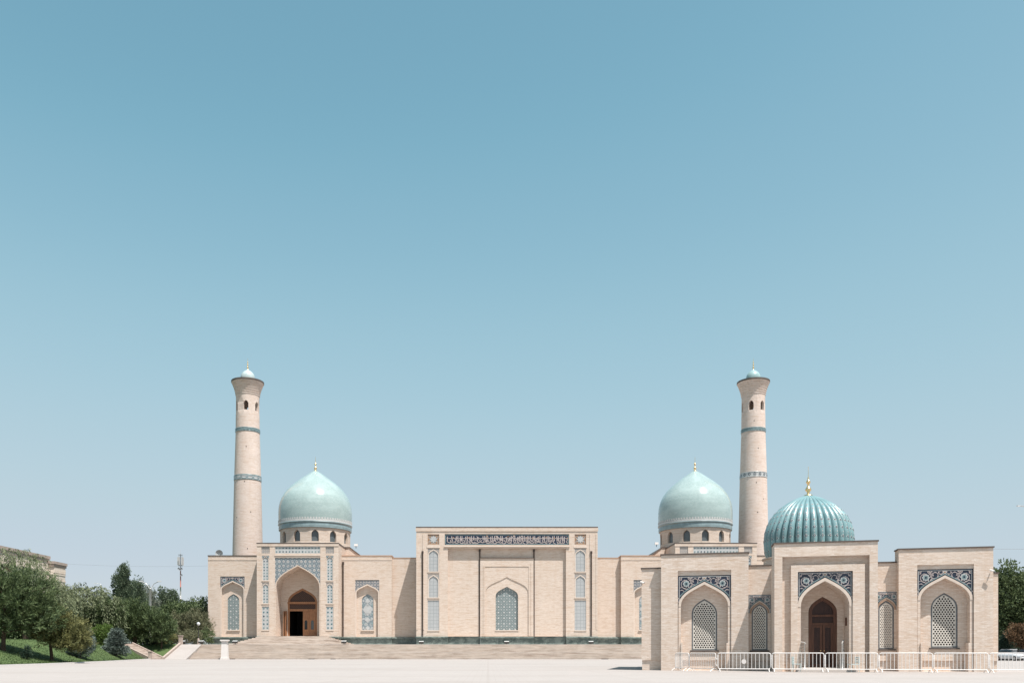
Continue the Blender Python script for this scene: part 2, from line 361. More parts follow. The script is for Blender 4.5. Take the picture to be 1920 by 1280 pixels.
class MB:
    def __init__(s): s.v = []; s.f = []; s.mi = []; s.sm = []; s.cur = 0; s.smooth = False
    def use(s, i, smooth=False): s.cur = i; s.smooth = smooth; return s
    def add(s, vs_, fs):
        o = len(s.v); s.v += [tuple(p) for p in vs_]
        for f in fs: s.f.append(tuple(o + i for i in f)); s.mi.append(s.cur); s.sm.append(s.smooth)
        return s
    def box(s, x0, x1, y0, y1, z0, z1):
        return s.add([(x0,y0,z0),(x1,y0,z0),(x1,y1,z0),(x0,y1,z0),(x0,y0,z1),(x1,y0,z1),(x1,y1,z1),(x0,y1,z1)],
                     [(0,3,2,1),(4,5,6,7),(0,1,5,4),(1,2,6,5),(2,3,7,6),(3,0,4,7)])
    def plate(s, loops, v0, v1, back=False):
        """solid of a polygon with holes in the x-z plane: front at y=v0, walls back to v1 (one depth for each loop, or one for all)"""
        d = v1 if isinstance(v1, (list, tuple)) else [v1] * len(loops)
        pts, faces = [], []
        for i, L in enumerate(loops):
            ar = sum(L[k - 1][0] * L[k][1] - L[k][0] * L[k - 1][1] for k in range(len(L)))
            o = len(pts); pts += [Vector(p) for p in L]
            ix = list(range(o, o + len(L)))
            faces.append(ix if (ar > 0) == (i == 0) else ix[::-1])
        rv, _, rf, _, _, _ = delaunay_2d_cdt(pts, [], faces, 2, 1e-6)
        s.add([(p.x, v0, p.y) for p in rv], [tuple(f) for f in rf])
        if back: s.add([(p.x, d[0], p.y) for p in rv], [tuple(reversed(f)) for f in rf])
        for L, dd in zip(loops, d):
            n = len(L)
            s.add([(p[0], v0, p[1]) for p in L] + [(p[0], dd, p[1]) for p in L],
                  [(i, (i + 1) % n, n + (i + 1) % n, n + i) for i in range(n)])
        return s
    def ribbon(s, pts, w, v, clip=None):
        P = [Vector(p) for p in pts]
        n = len(P)
        L, Rr = [], []
        for i in range(n):
            t = (P[min(i + 1, n - 1)] - P[max(i - 1, 0)])
            if t.length < 1e-9: t = Vector((1, 0))
            t.normalize(); q = Vector((-t.y, t.x)) * w / 2
            L.append(P[i] + q); Rr.append(P[i] - q)
        for i in range(n - 1):
            c = (P[i] + P[i + 1]) / 2
            if clip and not clip(c.x, c.y): continue
            a, b, c_, d = L[i], L[i + 1], Rr[i + 1], Rr[i]
            s.add([(q.x, v, q.y) for q in (a, b, c_, d)] , [(0, 3, 2, 1)])
        return s
    def disc(s, cx, cz, r, v, n=8, depth=0.0, rot=0.0, star=0.0):
        k = n * 2 if star else n
        ring = []
        for i in range(k):
            rr = r * (1 - star) if (star and i % 2) else r
            a = rot + 2 * PI * i / k
            ring.append((cx + rr * math.cos(a), cz + rr * math.sin(a)))
        vs_ = [(cx, v, cz)] + [(p[0], v, p[1]) for p in ring]
        fs = [(0, 1 + (i + 1) % k, 1 + i) for i in range(k)]
        if depth:
            vs_ += [(p[0], v + depth, p[1]) for p in ring]
            fs += [(1 + i, 1 + (i + 1) % k, 1 + k + (i + 1) % k, 1 + k + i) for i in range(k)]
        return s.add(vs_, fs)
    def tube(s, pts, r, n=6, caps=True):
        P = [Vector(p) for p in pts]
        rs = r if isinstance(r, (list, tuple)) else [r] * len(P)
        vs_, fs = [], []
        for i, p in enumerate(P):
            t = (P[min(i + 1, len(P) - 1)] - P[max(i - 1, 0)]).normalized()
            a = t.cross(Vector((0.13, 0.21, 0.97)) if abs(t.z) < 0.9 else Vector((1, 0, 0))).normalized(); b = t.cross(a)
            for k in range(n):
                q = 2 * PI * k / n
                vs_.append(p + (a * math.cos(q) + b * math.sin(q)) * rs[i])
        for i in range(len(P) - 1):
            for k in range(n):
                fs.append((i * n + k, i * n + (k + 1) % n, (i + 1) * n + (k + 1) % n, (i + 1) * n + k))
        if caps:
            fs.append(tuple(range(n))); fs.append(tuple((len(P) - 1) * n + k for k in reversed(range(n))))
        return s.add(vs_, fs)
    def lathe(s, prof, n=48, c=(0, 0, 0)):
        vs_, fs = [], []
        for (r, z) in prof:
            for k in range(n):
                a = 2 * PI * k / n
                vs_.append((c[0] + r * math.cos(a), c[1] + r * math.sin(a), c[2] + z))
        for i in range(len(prof) - 1):
            for k in range(n):
                fs.append((i * n + k, i * n + (k + 1) % n, (i + 1) * n + (k + 1) % n, (i + 1) * n + k))
        return s.add(vs_, fs)
    def build(s, name, mats, parent=None, loc=None, rz=0.0):
        me = bpy.data.meshes.new(name)
        me.from_pydata(s.v, [], s.f)
        for m_ in (mats if isinstance(mats, (list, tuple)) else [mats]): me.materials.append(m_)
        if s.f:
            me.polygons.foreach_set('material_index', s.mi)
            me.polygons.foreach_set('use_smooth', s.sm)
        me.update()
        o = bpy.data.objects.new(name, me)
        COL.objects.link(o)
        if parent: o.parent = parent
        if loc: o.location = loc
        o.rotation_euler.z = rz
        return o

def tag(o, label=None, cat=None, group=None, kind=None):
    if label: o['label'] = label
    if cat: o['category'] = cat
    if group: o['group'] = group
    if kind: o['kind'] = kind
    return o
def empty(name, loc, rz=0.0):
    o = bpy.data.objects.new(name, None); COL.objects.link(o)
    o.location = loc; o.rotation_euler.z = rz; o.empty_display_size = 0.5
    return o
def share(src, parent, loc=None, rz=0.0, name=None):
    c = src.copy(); c.parent = parent; COL.objects.link(c)
    if loc is not None: c.location = loc
    c.rotation_euler.z = rz
    return c

def arch(cx, w, zb, zs, zt, n=9, slope=0.56):
    """pointed (four-centred) arch outline, counter-clockwise from the lower left"""
    h = w / 2
    p0, p1 = Vector((h, zs)), Vector((h, zs + 0.52 * (zt - zs)))
    p2, p3 = Vector((h * 0.50, zt - slope * h * 0.50)), Vector((0, zt))
    r = []
    for i in range(n + 1):
        t = i / n; q = 1 - t
        r.append(p0 * q**3 + p1 * 3 * q * q * t + p2 * 3 * q * t * t + p3 * t**3)
    out = [(cx - h, zb), (cx + h, zb)] + [(cx + p.x, p.y) for p in r] + [(cx - p.x, p.y) for p in reversed(r[:-1])]
    if abs(zs - zb) < 1e-6: out = out[2:]
    return out
def rect(a, b, z0, z1): return [(a, z0), (b, z0), (b, z1), (a, z1)]

def spandrel_loop(x0, x1, ztop, cx, w, zs, zt, n=9):
    """polygon left between a rectangle and the arch below it"""
    a = arch(cx, w, zs, zs, zt, n)                 # right springing ... apex ... left springing
    return [(x0, zs), (cx - w / 2, zs)] + list(reversed(a))[1:-1] + [(cx + w / 2, zs), (x1, zs), (x1, ztop), (x0, ztop)]

def wall_cylinder(mb, r, z0, z1, wins, thick, n=64, inner=True, seam=0.0):
    """cylinder wall with arched openings: wins = list of (angle, width, zb, zs, zt)"""
    W = 2 * PI * r
    loops = [[(W * i / n, z0) for i in range(n)] + [(W, z0)] + [(W, z1)] + [(W * i / n, z1) for i in reversed(range(n))]]
    for (a, w, zb, zs, zt) in wins:
        loops.append(arch(((a - seam) % (2 * PI)) * r, w, zb, zs, zt, 5))
    t = MB(); t.plate(loops, 0.0, thick, back=inner)
    vs_ = []
    for (u, d, z) in t.v:
        a = u / r + seam; rr = r - d
        vs_.append((rr * math.cos(a), rr * math.sin(a), z))
    mb.add(vs_, t.f)
    return mb

# ------------------------------------------------------------------ setting: ground, lawn, terrace
def PX(x, Y): return (x - CX) / F * Y
def PZ(y, Y): return EYE + (HY - y) / F * Y

TER = 2.42                                        # height of the mosque terrace
KERB = [(-30.0, 20.0), (-36.0, 45.0), (-38.6, 67.7), (-39.4, 76.0), (-43.8, 98.0), (-50.0, 122.0), (-53.2, 134.5), (-54.0, 140.0)]
def xk(y):
    for (x0, y0), (x1, y1) in zip(KERB, KERB[1:]):
        if y <= y1: return x0 + (x1 - x0) * (y - y0) / (y1 - y0)
    return KERB[-1][0]
def sstep(t): t = max(0.0, min(1.0, t)); return t * t * (3 - 2 * t)
def lawn_z(x, y):
    a = (xk(y) - x) / (12.0 - 6.5 * sstep((y - 78) / 30.0))
    b = (y - 134.4) / 7.2
    t = max(a, b) if y > 134.4 else a
    if t <= 0: return 0.03
    return 0.03 + (TER - 0.05) * sstep(t) + 0.10 * math.sin(x * 0.21 + y * 0.13) * sstep(t)

g = MB(); g.box(-3000, 3000, -200, 6000, -2.0, 0.0)
tag(g.build('plaza', M['plaza']), 'pale stone paved plaza in front of the mosque', kind='structure')

lm = MB()
ys = [20 + 2.0 * i for i in range(58)] + [137 + 1.0 * i for i in range(6)] + [143, 150, 170, 210, 280, 400]
cols = [0, 0.4, 1, 2, 3, 4, 5, 6, 7, 8, 9, 10, 11, 12, 14, 17, 22, 30, 45, 70, 110, 200]
grid, idx = [], {}
for j, y in enumerate(ys):
    for i, d in enumerate(cols):
        x = xk(y) - d
        if y > 134.4 and i == 0: x = -51.2
        grid.append((x, y, lawn_z(x, y)))
nc = len(cols)
lm.use(0, True).add(grid, [(j * nc + i + 1, j * nc + i, (j + 1) * nc + i, (j + 1) * nc + i + 1) for j in range(len(ys) - 1) for i in range(nc - 1)])
tag(lm.build('lawn', M['grass']), 'mown green lawn bank on the left of the plaza', kind='structure')

# blades of grass that break the smooth edge of the lawn (a mass nobody could count)
def quads(name, P, D, W, ln, mat, parent=None):
    """many small leaves: P base points, D directions (unit), W side vectors (unit * half width), ln lengths"""
    n = len(P)
    V = np.empty((n, 4, 3)); T = P + D * ln[:, None]
    Mid = P + D * (ln * 0.45)[:, None]
    V[:, 0] = P; V[:, 1] = Mid + W; V[:, 2] = T; V[:, 3] = Mid - W
    me = bpy.data.meshes.new(name)
    me.vertices.add(n * 4); me.vertices.foreach_set('co', V.reshape(-1))
    me.loops.add(n * 4); me.loops.foreach_set('vertex_index', np.arange(n * 4, dtype=np.int32))
    me.polygons.add(n); me.polygons.foreach_set('loop_start', np.arange(0, n * 4, 4, dtype=np.int32))
    me.polygons.foreach_set('loop_total', np.full(n, 4, dtype=np.int32))
    me.materials.append(mat); me.update(calc_edges=True); me.validate()
    o = bpy.data.objects.new(name, me); COL.objects.link(o)
    if parent: o.parent = parent
    return o
def unit(a): return a / np.maximum(np.linalg.norm(a, axis=1), 1e-9)[:, None]
gp = []
for _ in range(26000):
    y = 60 + 84 * rng.random() ** 1.0
    x = xk(y) - 0.05 - 17 * rng.random() ** 1.4
    gp.append((x, y, lawn_z(x, y) - 0.01))
gp = np.array(gp)
gd = unit(np.c_[rng.normal(0, .35, len(gp)), rng.normal(0, .35, len(gp)), np.ones(len(gp))])
gw = unit(np.c_[rng.normal(0, 1, len(gp)), rng.normal(0, 1, len(gp)), np.zeros(len(gp))]) * 0.035
M['blade'] = leaf_mat('grass_blades', (0.046, 0.076, 0.028), (0.105, 0.145, 0.055), 0.15)
tag(quads('grass', gp, gd, gw, 0.07 + 0.09 * rng.random(len(gp)), M['blade']), 'short green grass blades covering the lawn bank', 'grass', kind='stuff')

# kerb between plaza and lawn
kb = MB()
kp = [(xk(y) + 0.0, y) for y in np.arange(40, 134.5, 2.0)]
for (x0, y0), (x1, y1) in zip(kp, kp[1:]):
    kb.add([(x0, y0, -.1), (x0 + .28, y0, -.1), (x1 + .28, y1, -.1), (x1, y1, -.1), (x0, y0, .12), (x0 + .28, y0, .12), (x1 + .28, y1, .12), (x1, y1, .12)],
           [(4, 5, 6, 7), (1, 2, 6, 5), (0, 4, 7, 3)])
tag(kb.build('kerb', M['white_stone']), 'pale stone kerb along the lawn edge', kind='structure')

tb = MB(); tb.box(-51.5, 75, 141.4, 235, -1.0, TER)
tag(tb.build('terrace', M['nosing']), 'stone terrace on which the mosque stands', kind='structure')

# broad staircase in two flights
st = empty('staircase', (8.0, 135.4, 0))
tag(st, 'very wide stone staircase of two flights leading up to the mosque terrace', 'staircase')
SX0, SX1 = -47.4 - 8.0, 62.0
nst = 15
ydepth = 0.0
rise = TER / nst
for i in range(nst):
    m_ = MB(); y0 = ydepth
    run = 0.32 if i != 6 else 1.5
    ydepth += run
    top = (i + 1) * rise
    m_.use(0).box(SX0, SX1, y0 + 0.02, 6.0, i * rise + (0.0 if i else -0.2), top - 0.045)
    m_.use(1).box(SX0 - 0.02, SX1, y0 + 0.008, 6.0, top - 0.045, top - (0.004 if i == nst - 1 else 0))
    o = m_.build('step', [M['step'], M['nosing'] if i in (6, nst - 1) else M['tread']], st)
# a few chipped joints: darker repair stones in the bottom riser
for k, (x, w) in enumerate([(-30.5, 1.0), (-27.0, 0.8), (16.0, 1.1), (-43.0, 0.9)]):
    m_ = MB(); m_.box(x - 8 + 2, x - 8 + 2 + w, -0.015, 0.1, 0.002, 0.09); m_.build('broken_stone', M['pipe'], st)

# ramp left of the staircase with its kerb
rp = MB()
def prism_y(mb, x0, x1, y0, y1, za, zb, base=-0.2):
    mb.add([(x0, y0, base), (x1, y0, base), (x1, y1, base), (x0, y1, base), (x0, y0, za), (x1, y0, za), (x1, y1, zb), (x0, y1, zb)],
           [(0, 3, 2, 1), (4, 5, 6, 7), (0, 1, 5, 4), (1, 2, 6, 5), (2, 3, 7, 6), (3, 0, 4, 7)])
prism_y(rp, -50.8, -47.45, 134.0, 141.45, 0.008, TER - 0.006)
ramp = rp.build('ramp', M['plaza'])
tag(ramp, 'smooth pale stone ramp climbing beside the left end of the staircase', 'ramp')
rk = MB(); prism_y(rk, -51.15, -50.8, 133.9, 141.5, 0.35, TER + 0.35)
rk.build('side_wall', M['curb'], ramp)
rk = MB(); rk.box(-51.25, -50.72, 141.3, 141.9, TER - 0.1, TER + 1.35); rk.box(-51.32, -50.65, 141.23, 141.97, TER + 1.35, TER + 1.5)
rk.build('end_post', M['curb'], ramp)

# narrow garden stair crossing the bank
gs = empty('garden_stair', (-54.5, 136, 0))
tag(gs, 'narrow stone stair climbing across the lawn bank left of the ramp', 'stair')
A, B = Vector((-51.9, 134.2)), Vector((-58.6, 138.0))
dirv = (B - A).normalized(); nrm = Vector((-dirv.y, dirv.x))
if nrm.y > 0: nrm = -nrm
N = 13
for i in range(N):
    p0 = A + (B - A) * (i / N); p1 = A + (B - A) * ((i + 1) / N)
    z = 0.06 + TER * (i + 1) / N
    m_ = MB(); w = 1.15
    q = [p0 + nrm * w, p1 + nrm * w, p1 - nrm * w, p0 - nrm * w]
    m_.add([(c.x + 54.5, c.y - 136, -0.1) for c in q] + [(c.x + 54.5, c.y - 136, z) for c in q],
           [(4, 5, 6, 7), (0, 1, 5, 4), (1, 2, 6, 5), (2, 3, 7, 6), (3, 0, 4, 7)])
    m_.build('step', M['step'] if i % 2 else M['curb'], gs)
for sgn in (1, -1):
    m_ = MB(); w0, w1 = 1.17, 1.42
    q = []
    for (pp, z) in ((A, 0.25), (B, TER + 0.3)):
        q += [(pp + nrm * sgn * w0, z), (pp + nrm * sgn * w1, z)]
    vv = [(p.x + 54.5, p.y - 136, -0.1) for p, z in q] + [(p.x + 54.5, p.y - 136, z) for p, z in q]
    m_.add(vv, [(4, 5, 7, 6), (0, 1, 5, 4), (1, 3, 7, 5), (2, 6, 7, 3), (0, 4, 6, 2)])
    m_.build('side_kerb', M['curb'], gs)
m_ = MB(); c = A + nrm * 1.5; m_.box(c.x + 54.5 - .22, c.x + 54.5 + .22, c.y - 136 - .22, c.y - 136 + .22, 0, 1.15); m_.box(c.x + 54.5 - .28, c.x + 54.5 + .28, c.y - 136 - .28, c.y - 136 + .28, 1.15, 1.3)
m_.build('newel_post', M['curb'], gs)

# ------------------------------------------------------------------ mosque
MX, MY = 3.35, 152.0
mosque = empty('mosque', (MX, MY, TER))
tag(mosque, 'long cream brick mosque with tall central portal and two turquoise domes on a terrace', 'mosque')
def mu(x, v=0.0): return (x - CX) / F * (MY + v) - MX
def mz(y, v=0.0): return PZ(y, MY + v) - TER
PL = mz(1192.5, 0)                                # top of the green plinth (local z)

def part(mb, name, mats, parent=mosque, **k): return mb.build(name, mats, parent, **k)

def tendrils(mb, clip, cx, cz, hw, hh, v, w, seeds):
    """mirrored spiral scrollwork inside the region given by clip"""
    rr = random.Random(seeds)
    for (fx, fz, r0, turns, a0, d) in [(0.70, 0.62, 0.30, 1.6, 0.3, 1), (0.36, 0.74, 0.20, 1.5, 2.2, -1), (0.84, 0.20, 0.22, 1.5, 1.0, 1), (0.16, 0.86, 0.13, 1.3, 0.2, 1),
                                      (0.92, 0.88, 0.12, 1.3, 2.0, -1), (0.52, 0.92, 0.12, 1.3, 4.0, 1), (0.90, -0.15, 0.14, 1.4, 3.0, -1), (0.55, 0.52, 0.14, 1.3, 5.0, -1)]:
        for sg in (1, -1):
            pts = []
            for i in range(26):
                t = i / 25; a = a0 + d * turns * 2 * PI * t; r = r0 * hw * (1.0 - 0.72 * t)
                pts.append((cx + sg * (fx * hw + r * math.cos(a)), cz + fz * hh + r * math.sin(a)))
            mb.ribbon(pts, w * (0.8 + 0.5 * rr.random()), v, clip)
            for i in range(3, 24, 5):
                q = pts[i]
                if clip(*q): mb.disc(q[0], q[1], w * 1.25, v - 0.003, 5)

def tile_spandrel(name, parent, x0, x1, ztop, cx, w, zs, zt, v, style, scale):
    """tiled spandrel plate with relief ornament (scale = thickness of a line in metres)"""
    loop = spandrel_loop(x0, x1, ztop, cx, w, zs, zt)
    base = {'scroll': 'navy', 'lace': 'mosaic2', 'star': 'mosaic', 'small': 'navy2', 'pale': 'mosaic3'}[style]
    mb = MB(); mb.plate([loop], v, v + 0.3)
    mats = [M[base]]
    if style in ('scroll', 'small'):
        mats = [M[base], M['paleblue'], M['pinkwhite'], M['teal2'], M['ochre']]
        a = arch(cx, w + 3.2 * scale, zs, zs, zt + 1.7 * scale)
        inner = spandrel_loop(x0 + 2.2 * scale, x1 - 2.2 * scale, ztop - 2.2 * scale, cx, w + 4.5 * scale, zs, zt + 2.3 * scale)
        clip = lambda x, z: pip(inner, x, z)
        full = lambda x, z: pip(loop, x, z)
        mb.use(3).ribbon([(p[0], p[1]) for p in a], scale * 1.1, v - 0.012, full)
        b = scale * 1.6
        mb.use(1).ribbon([(x0 + b, zs), (x0 + b, (zs + ztop) / 2), (x0 + b, ztop - b)], scale * 0.7, v - 0.012, full)
        mb.ribbon([(x1 - b, zs), (x1 - b, (zs + ztop) / 2), (x1 - b, ztop - b)], scale * 0.7, v - 0.012, full)
        mb.ribbon([(x0 + b, ztop - b), (cx, ztop - b), (x1 - b, ztop - b)], scale * 0.7, v - 0.012, full)
        hw = (x1 - x0) / 2; hh = ztop - zt + (zt - zs) * 0.62
        mb.use(2); tendrils(mb, clip, cx, ztop - hh, hw, hh, v - 0.014, scale * 0.62, 3)
        for sg in (1, -1):
            rx, rz = cx + sg * 0.68 * hw, ztop - 0.30 * hh - 2 * scale
            if pip(loop, rx, rz):
                mb.use(1).disc(rx, rz, scale * 4.2, v - 0.020, 8, star=0.25)
                mb.use(3).disc(rx, rz, scale * 2.6, v - 0.024, 8)
                mb.use(0).disc(rx, rz, scale * 1.2, v - 0.028, 6)
        mb.use(4).disc(cx, ztop - 3.6 * scale, scale * 1.1, v - 0.02, 6)
        mb.use(1).disc(cx, ztop - 3.6 * scale, scale * 1.9, v - 0.016, 6)
    return mb.build(name, mats, parent)

def arch_band(name, parent, cx, w, zb, zs, zt, band, v, depth, mat, rim=None):
    """brick band round a pointed opening, carried back as the reveal of the niche"""
    o = arch(cx, w + 2 * band, zb, zs, zt + band * 1.15); i = arch(cx, w, zb, zs, zt)
    ring = o[1:] + [o[0]] + [i[0]] + list(reversed(i[1:]))     # open at the foot: one loop
    mb = MB(); mb.plate([ring], v, depth)
    return mb.build(name, mat, parent)

def tile_window(name, parent, cx, w, zb, zs, zt, v, style, pitch):
    """tiled window panel with proud star bosses and a narrow frame"""
    a = arch(cx, w, zb, zs, zt) if zt > zs else rect(cx - w / 2, cx + w / 2, zb, zt)
    mb = MB(); mb.plate([a], v, v + 0.1)
    if style == 'teal': mats = [M['teal_panel'], M['white_tile'], M['white_tile']]
    elif style == 'dots': mats = [M['paleblue'], M['teal'], M['teal2'], M['navy2']]
    elif style == 'floral': mats = [M['floral'], M['paleblue'], M['paleblue'], M['bandgrey']]
    else: mats = [M['panel_grey']]
    o = mb.build(name, mats[0], parent)
    rr = random.Random(int(cx * 100))
    d = MB()
    if style == 'teal':
        n = max(2, round(w / pitch)); p = w / n
        nz = int((zt - zb) / p)
        for j in range(nz + 1):
            for i in range(n):
                x, z = cx - w / 2 + p * (i + 0.5), zb + p * (j + 0.15)
                if pip(a, x, z) and pip(a, x, z + p * .3): d.use(0).disc(x, z, p * 0.17, v - 0.03, 4, 0.03, PI / 4, 0.3)
                x2, z2 = cx - w / 2 + p * i, z + p / 2
                if pip(a, x2, z2) and pip(a, x2 - .1, z2) and pip(a, x2 + .1, z2 + .1): d.use(1).disc(x2, z2, p * 0.10, v - 0.03, 4, 0.03)
        d.build('star_bosses', [mats[1], mats[2]], o)['kind'] = 'stuff'
    elif style == 'dots':
        n = max(1, round(w / pitch)); p = w / n
        nz = max(1, int((zt - zb) / p + 0.35)); pz = (zt - zb) / nz if zt <= zs else p
        for j in range(nz + 1):
            for i in range(n):
                x, z = cx - w / 2 + p * (i + 0.5), zb + pz * (j + 0.5)
                if pip(a, x - p * .3, z + p * .25) and pip(a, x + p * .3, z + p * .25):
                    d.use(rr.choice([0, 0, 1, 1, 2])).disc(x, z, p * 0.23, v - 0.03, 8, 0.03, PI / 8)
        d.build('tile_bosses', mats[1:], o)['kind'] = 'stuff'
    elif style == 'floral':
        h = zt - zb
        for (f, r, k, st_) in [(0.57, 0.40, 1, 0.12), (0.57, 0.27, 1, 0.2), (0.28, 0.26, 0, 0.35), (0.80, 0.24, 0, 0.35), (0.06, 0.22, 0, 0.35), (0.43, 0.14, 0, 0.4), (0.70, 0.13, 0, 0.4)]:
            d.use(k).disc(cx, zb + f * h, r * w, v - 0.03 - (0.004 if r == .27 else 0), 6 if r > .26 else 4, 0.03, 0, st_)
        for sg in (1, -1):
            for i in range(7):
                z = zb + h * (0.06 + 0.125 * i)
                if pip(a, cx + sg * w * .38, z): d.use(2 if i % 2 else 0).disc(cx + sg * w * 0.36, z, w * 0.10, v - 0.025, 5, 0.025, i, 0.3)
        d.build('flower_bosses', mats[1:], o)['kind'] = 'stuff'
    return o

def lancet(parent, x0, x1, ztop, zb, v, style, arched=True, sp='pale'):
    """small framed panel sunk in a pilaster: optional spandrel, pale arch rim and tile infill"""
    cx, w = (x0 + x1) / 2, x1 - x0
    if arched:
        band = w * 0.075; iw = w - 2 * band - 0.04
        zs = ztop - w * 0.62; zt = ztop - w * 0.15
        tile_spandrel('spandrel', parent, x0, x1, ztop, cx, w - 0.02, zs, zt + band * 1.2, v + 0.04, sp, 0.05)
        arch_band('arch_rim', parent, cx, iw, zb, zs, zt, band, v + 0.02, v + 0.2, M['rim'])
        tile_window('tile_panel', parent, cx, iw, zb, zs, zt, v + 0.14, style, 0.62)
    else:
        tile_window('tile_panel', parent, cx, w, zb, ztop, ztop, v + 0.10, style, 0.62)
    m_ = MB(); m_.box(x0 - 0.06, x1 + 0.06, v - 0.09, v + 0.2, zb - 0.14, zb - 0.002)
    m_.build('sill', M['rim'], parent)

def pipe(x, z0, z1, v, r=0.11):
    m_ = MB(); m_.use(0, True).tube([(x, v - 0.16, z1 + 0.12), (x, v - 0.16, z0 + 0.2), (x, v - 0.22, z0)], r, 8)
    m_.use(0).box(x - 0.17, x + 0.17, v - 0.28, v - 0.002, z1 - 0.1, z1 + 0.3)
    for k in range(4):
        z = z0 + (z1 - z0) * (k + 0.5) / 4; m_.box(x - 0.12, x + 0.12, v - 0.26, v - 0.002, z, z + 0.06)
    part(m_, 'downpipe', M['pipe'])

def coping(x0, x1, v0, v1, z, mat='coping', h=0.16, parent=mosque, lip=0.06, name='coping'):
    m_ = MB(); m_.box(x0 - lip, x1 + lip, v0 - lip, v1, z - 0.02, z + h)
    return m_.build(name, M[mat], parent)

def plinth(x0, x1, v, ztop, parent=mosque, back=2.0):
    """green marble base built of separate slabs under a moulded cap"""
    n = max(1, round((x1 - x0) / 3.1)); w = (x1 - x0) / n
    for i in range(n):
        m_ = MB(); m_.box(x0 + i * w + 0.012, x0 + (i + 1) * w - 0.012, v - 0.22, v + back, 0.003, ztop - 0.30)
        m_.build('plinth_slab', M['marble'], parent)
    m_ = MB()
    m_.add([(x0 - .05, v - .5, ztop - .30), (x1 + .05, v - .5, ztop - .30), (x1 + .05, v - .5, ztop - .10), (x0 - .05, v - .5, ztop - .10), (x0 - .05, v - .06, ztop), (x1 + .05, v - .06, ztop),
            (x0 - .05, v + back, ztop), (x1 + .05, v + back, ztop), (x0 - .05, v + back, ztop - .3), (x1 + .05, v + back, ztop - .3)],
           [(0, 1, 2, 3), (3, 2, 5, 4), (4, 5, 7, 6), (0, 8, 9, 1), (0, 3, 4, 6, 8), (1, 9, 7, 5, 2)])
    m_.build('plinth_cap', M['marble'], parent)

# ---- central portal
CV = -0.8
z_ = lambda y: mz(y, CV)
u_ = lambda x: mu(x, CV)
XL, XR = u_(780), u_(1120)
XR = (XR - XL) / 2; XL = -XR
ZT = z_(989)
holes, depths = [], []
frz = rect(-(u_(1066) - u_(833)) / 2, (u_(1066) - u_(833)) / 2, z_(1021), z_(1000.5))
rw = (u_(1060) - u_(838.5)) / 2
main = rect(-rw, rw, PL + 0.01, z_(1027.5))
holes += [frz, main]; depths += [CV + 0.14, CV + 0.62]
colx0, colx1 = -u_(950 + 0) + (u_(802) - 0) * 1.0, 0
c0, c1 = (u_(1077) - u_(950)), (u_(1098.5) - u_(950))
for sg in (1, -1):
    a, b = sorted((sg * c0, sg * c1))
    for (t_, bt, ar) in [(1001, 1020, 0), (1027.5, 1071, 1), (1075.5, 1119.5, 1), (1124.5, 1181, 0)]:
        holes.append(rect(a, b, z_(bt), z_(t_))); depths.append(CV + 0.2)
front = MB()
front.plate([rect(XL, XR, PL, ZT)] + holes, CV, [9.0] + depths)
portal = part(front, 'central_portal', M['brick'])
# backs of the sunk fields
bk = MB(); bk.plate([rect(XL + 1.4, XR - 1.4, PL + 0.02, ZT - 0.6), rect(-3.2, 3.2, PL + 0.5, 13.0)], CV + 0.6, CV + 1.5)
bk.build('recess_wall', M['brick'], portal)
coping(XL, XR, CV, 9.0, ZT, 'coping', 0.2)
m_ = MB(); m_.box(XL - 0.10, XR + 0.10, CV - 0.10, CV - 0.002, ZT - 0.62, ZT - 0.03); part(m_, 'cornice', M['brick'])
# edge pilasters
for sg in (1, -1):
    for (a, b) in [(u_(780) - u_(950), u_(783) - u_(950)), (u_(792) - u_(950), u_(795) - u_(950))]:
        a, b = sorted((sg * a, sg * b)); m_ = MB(); m_.box(a, b, CV - 0.07, CV - 0.002, PL + 1.2, z_(1001)); m_.build('pilaster_strip', M['brick'], portal)
# ledge under the frieze
m_ = MB(); m_.box(frz[0][0] - 0.12, frz[1][0] + 0.12, CV - 0.2, CV - 0.002, z_(1024.8), z_(1022.8)); m_.build('ledge', M['rim'], portal)
# inscription frieze
m_ = MB(); m_.use(0).plate([frz], CV + 0.10, CV + 0.3)
fx0, fx1, fz0, fz1 = frz[0][0], frz[1][0], frz[0][1], frz[2][1]
b = 0.14
for (p, q) in [((fx0 + b, fz0 + b), (fx1 - b, fz0 + b)), ((fx0 + b, fz1 - b), (fx1 - b, fz1 - b)), ((fx0 + b, fz0 + b), (fx0 + b, fz1 - b)), ((fx1 - b, fz0 + b), (fx1 - b, fz1 - b))]:
    m_.use(1).ribbon([p, q], 0.12, CV + 0.088)
frieze = part(m_, 'inscription_frieze', [M['navy'], M['teal2']])
lt = MB(); rr = random.Random(5)
fw, fh = fx1 - fx0, fz1 - fz0
fcl = lambda x, z: fx0 + .25 < x < fx1 - .25 and fz0 + .2 < z < fz1 - .2
lv = CV + 0.08
x = fx0 + 0.45
while x < fx1 - 0.4:                               # tall upright strokes of the script
    h0 = fz0 + fh * (0.30 + 0.15 * rr.random()); lean = rr.uniform(-0.06, 0.06)
    lt.use(0).ribbon([(x, h0), (x + lean, fz1 - 0.32 - 0.15 * rr.random())], 0.13, lv, fcl)
    if rr.random() < 0.55: lt.ribbon([(x + 0.28, h0 - 0.1), (x + 0.28 + lean, fz1 - 0.34)], 0.12, lv, fcl)
    x += rr.uniform(0.50, 0.95)
lt.ribbon([(fx0 + .3, fz0 + fh * .60), (0, fz0 + fh * .605), (fx1 - .3, fz0 + fh * .60)], 0.09, lv - 0.004, fcl)
x = fx0 + 0.4
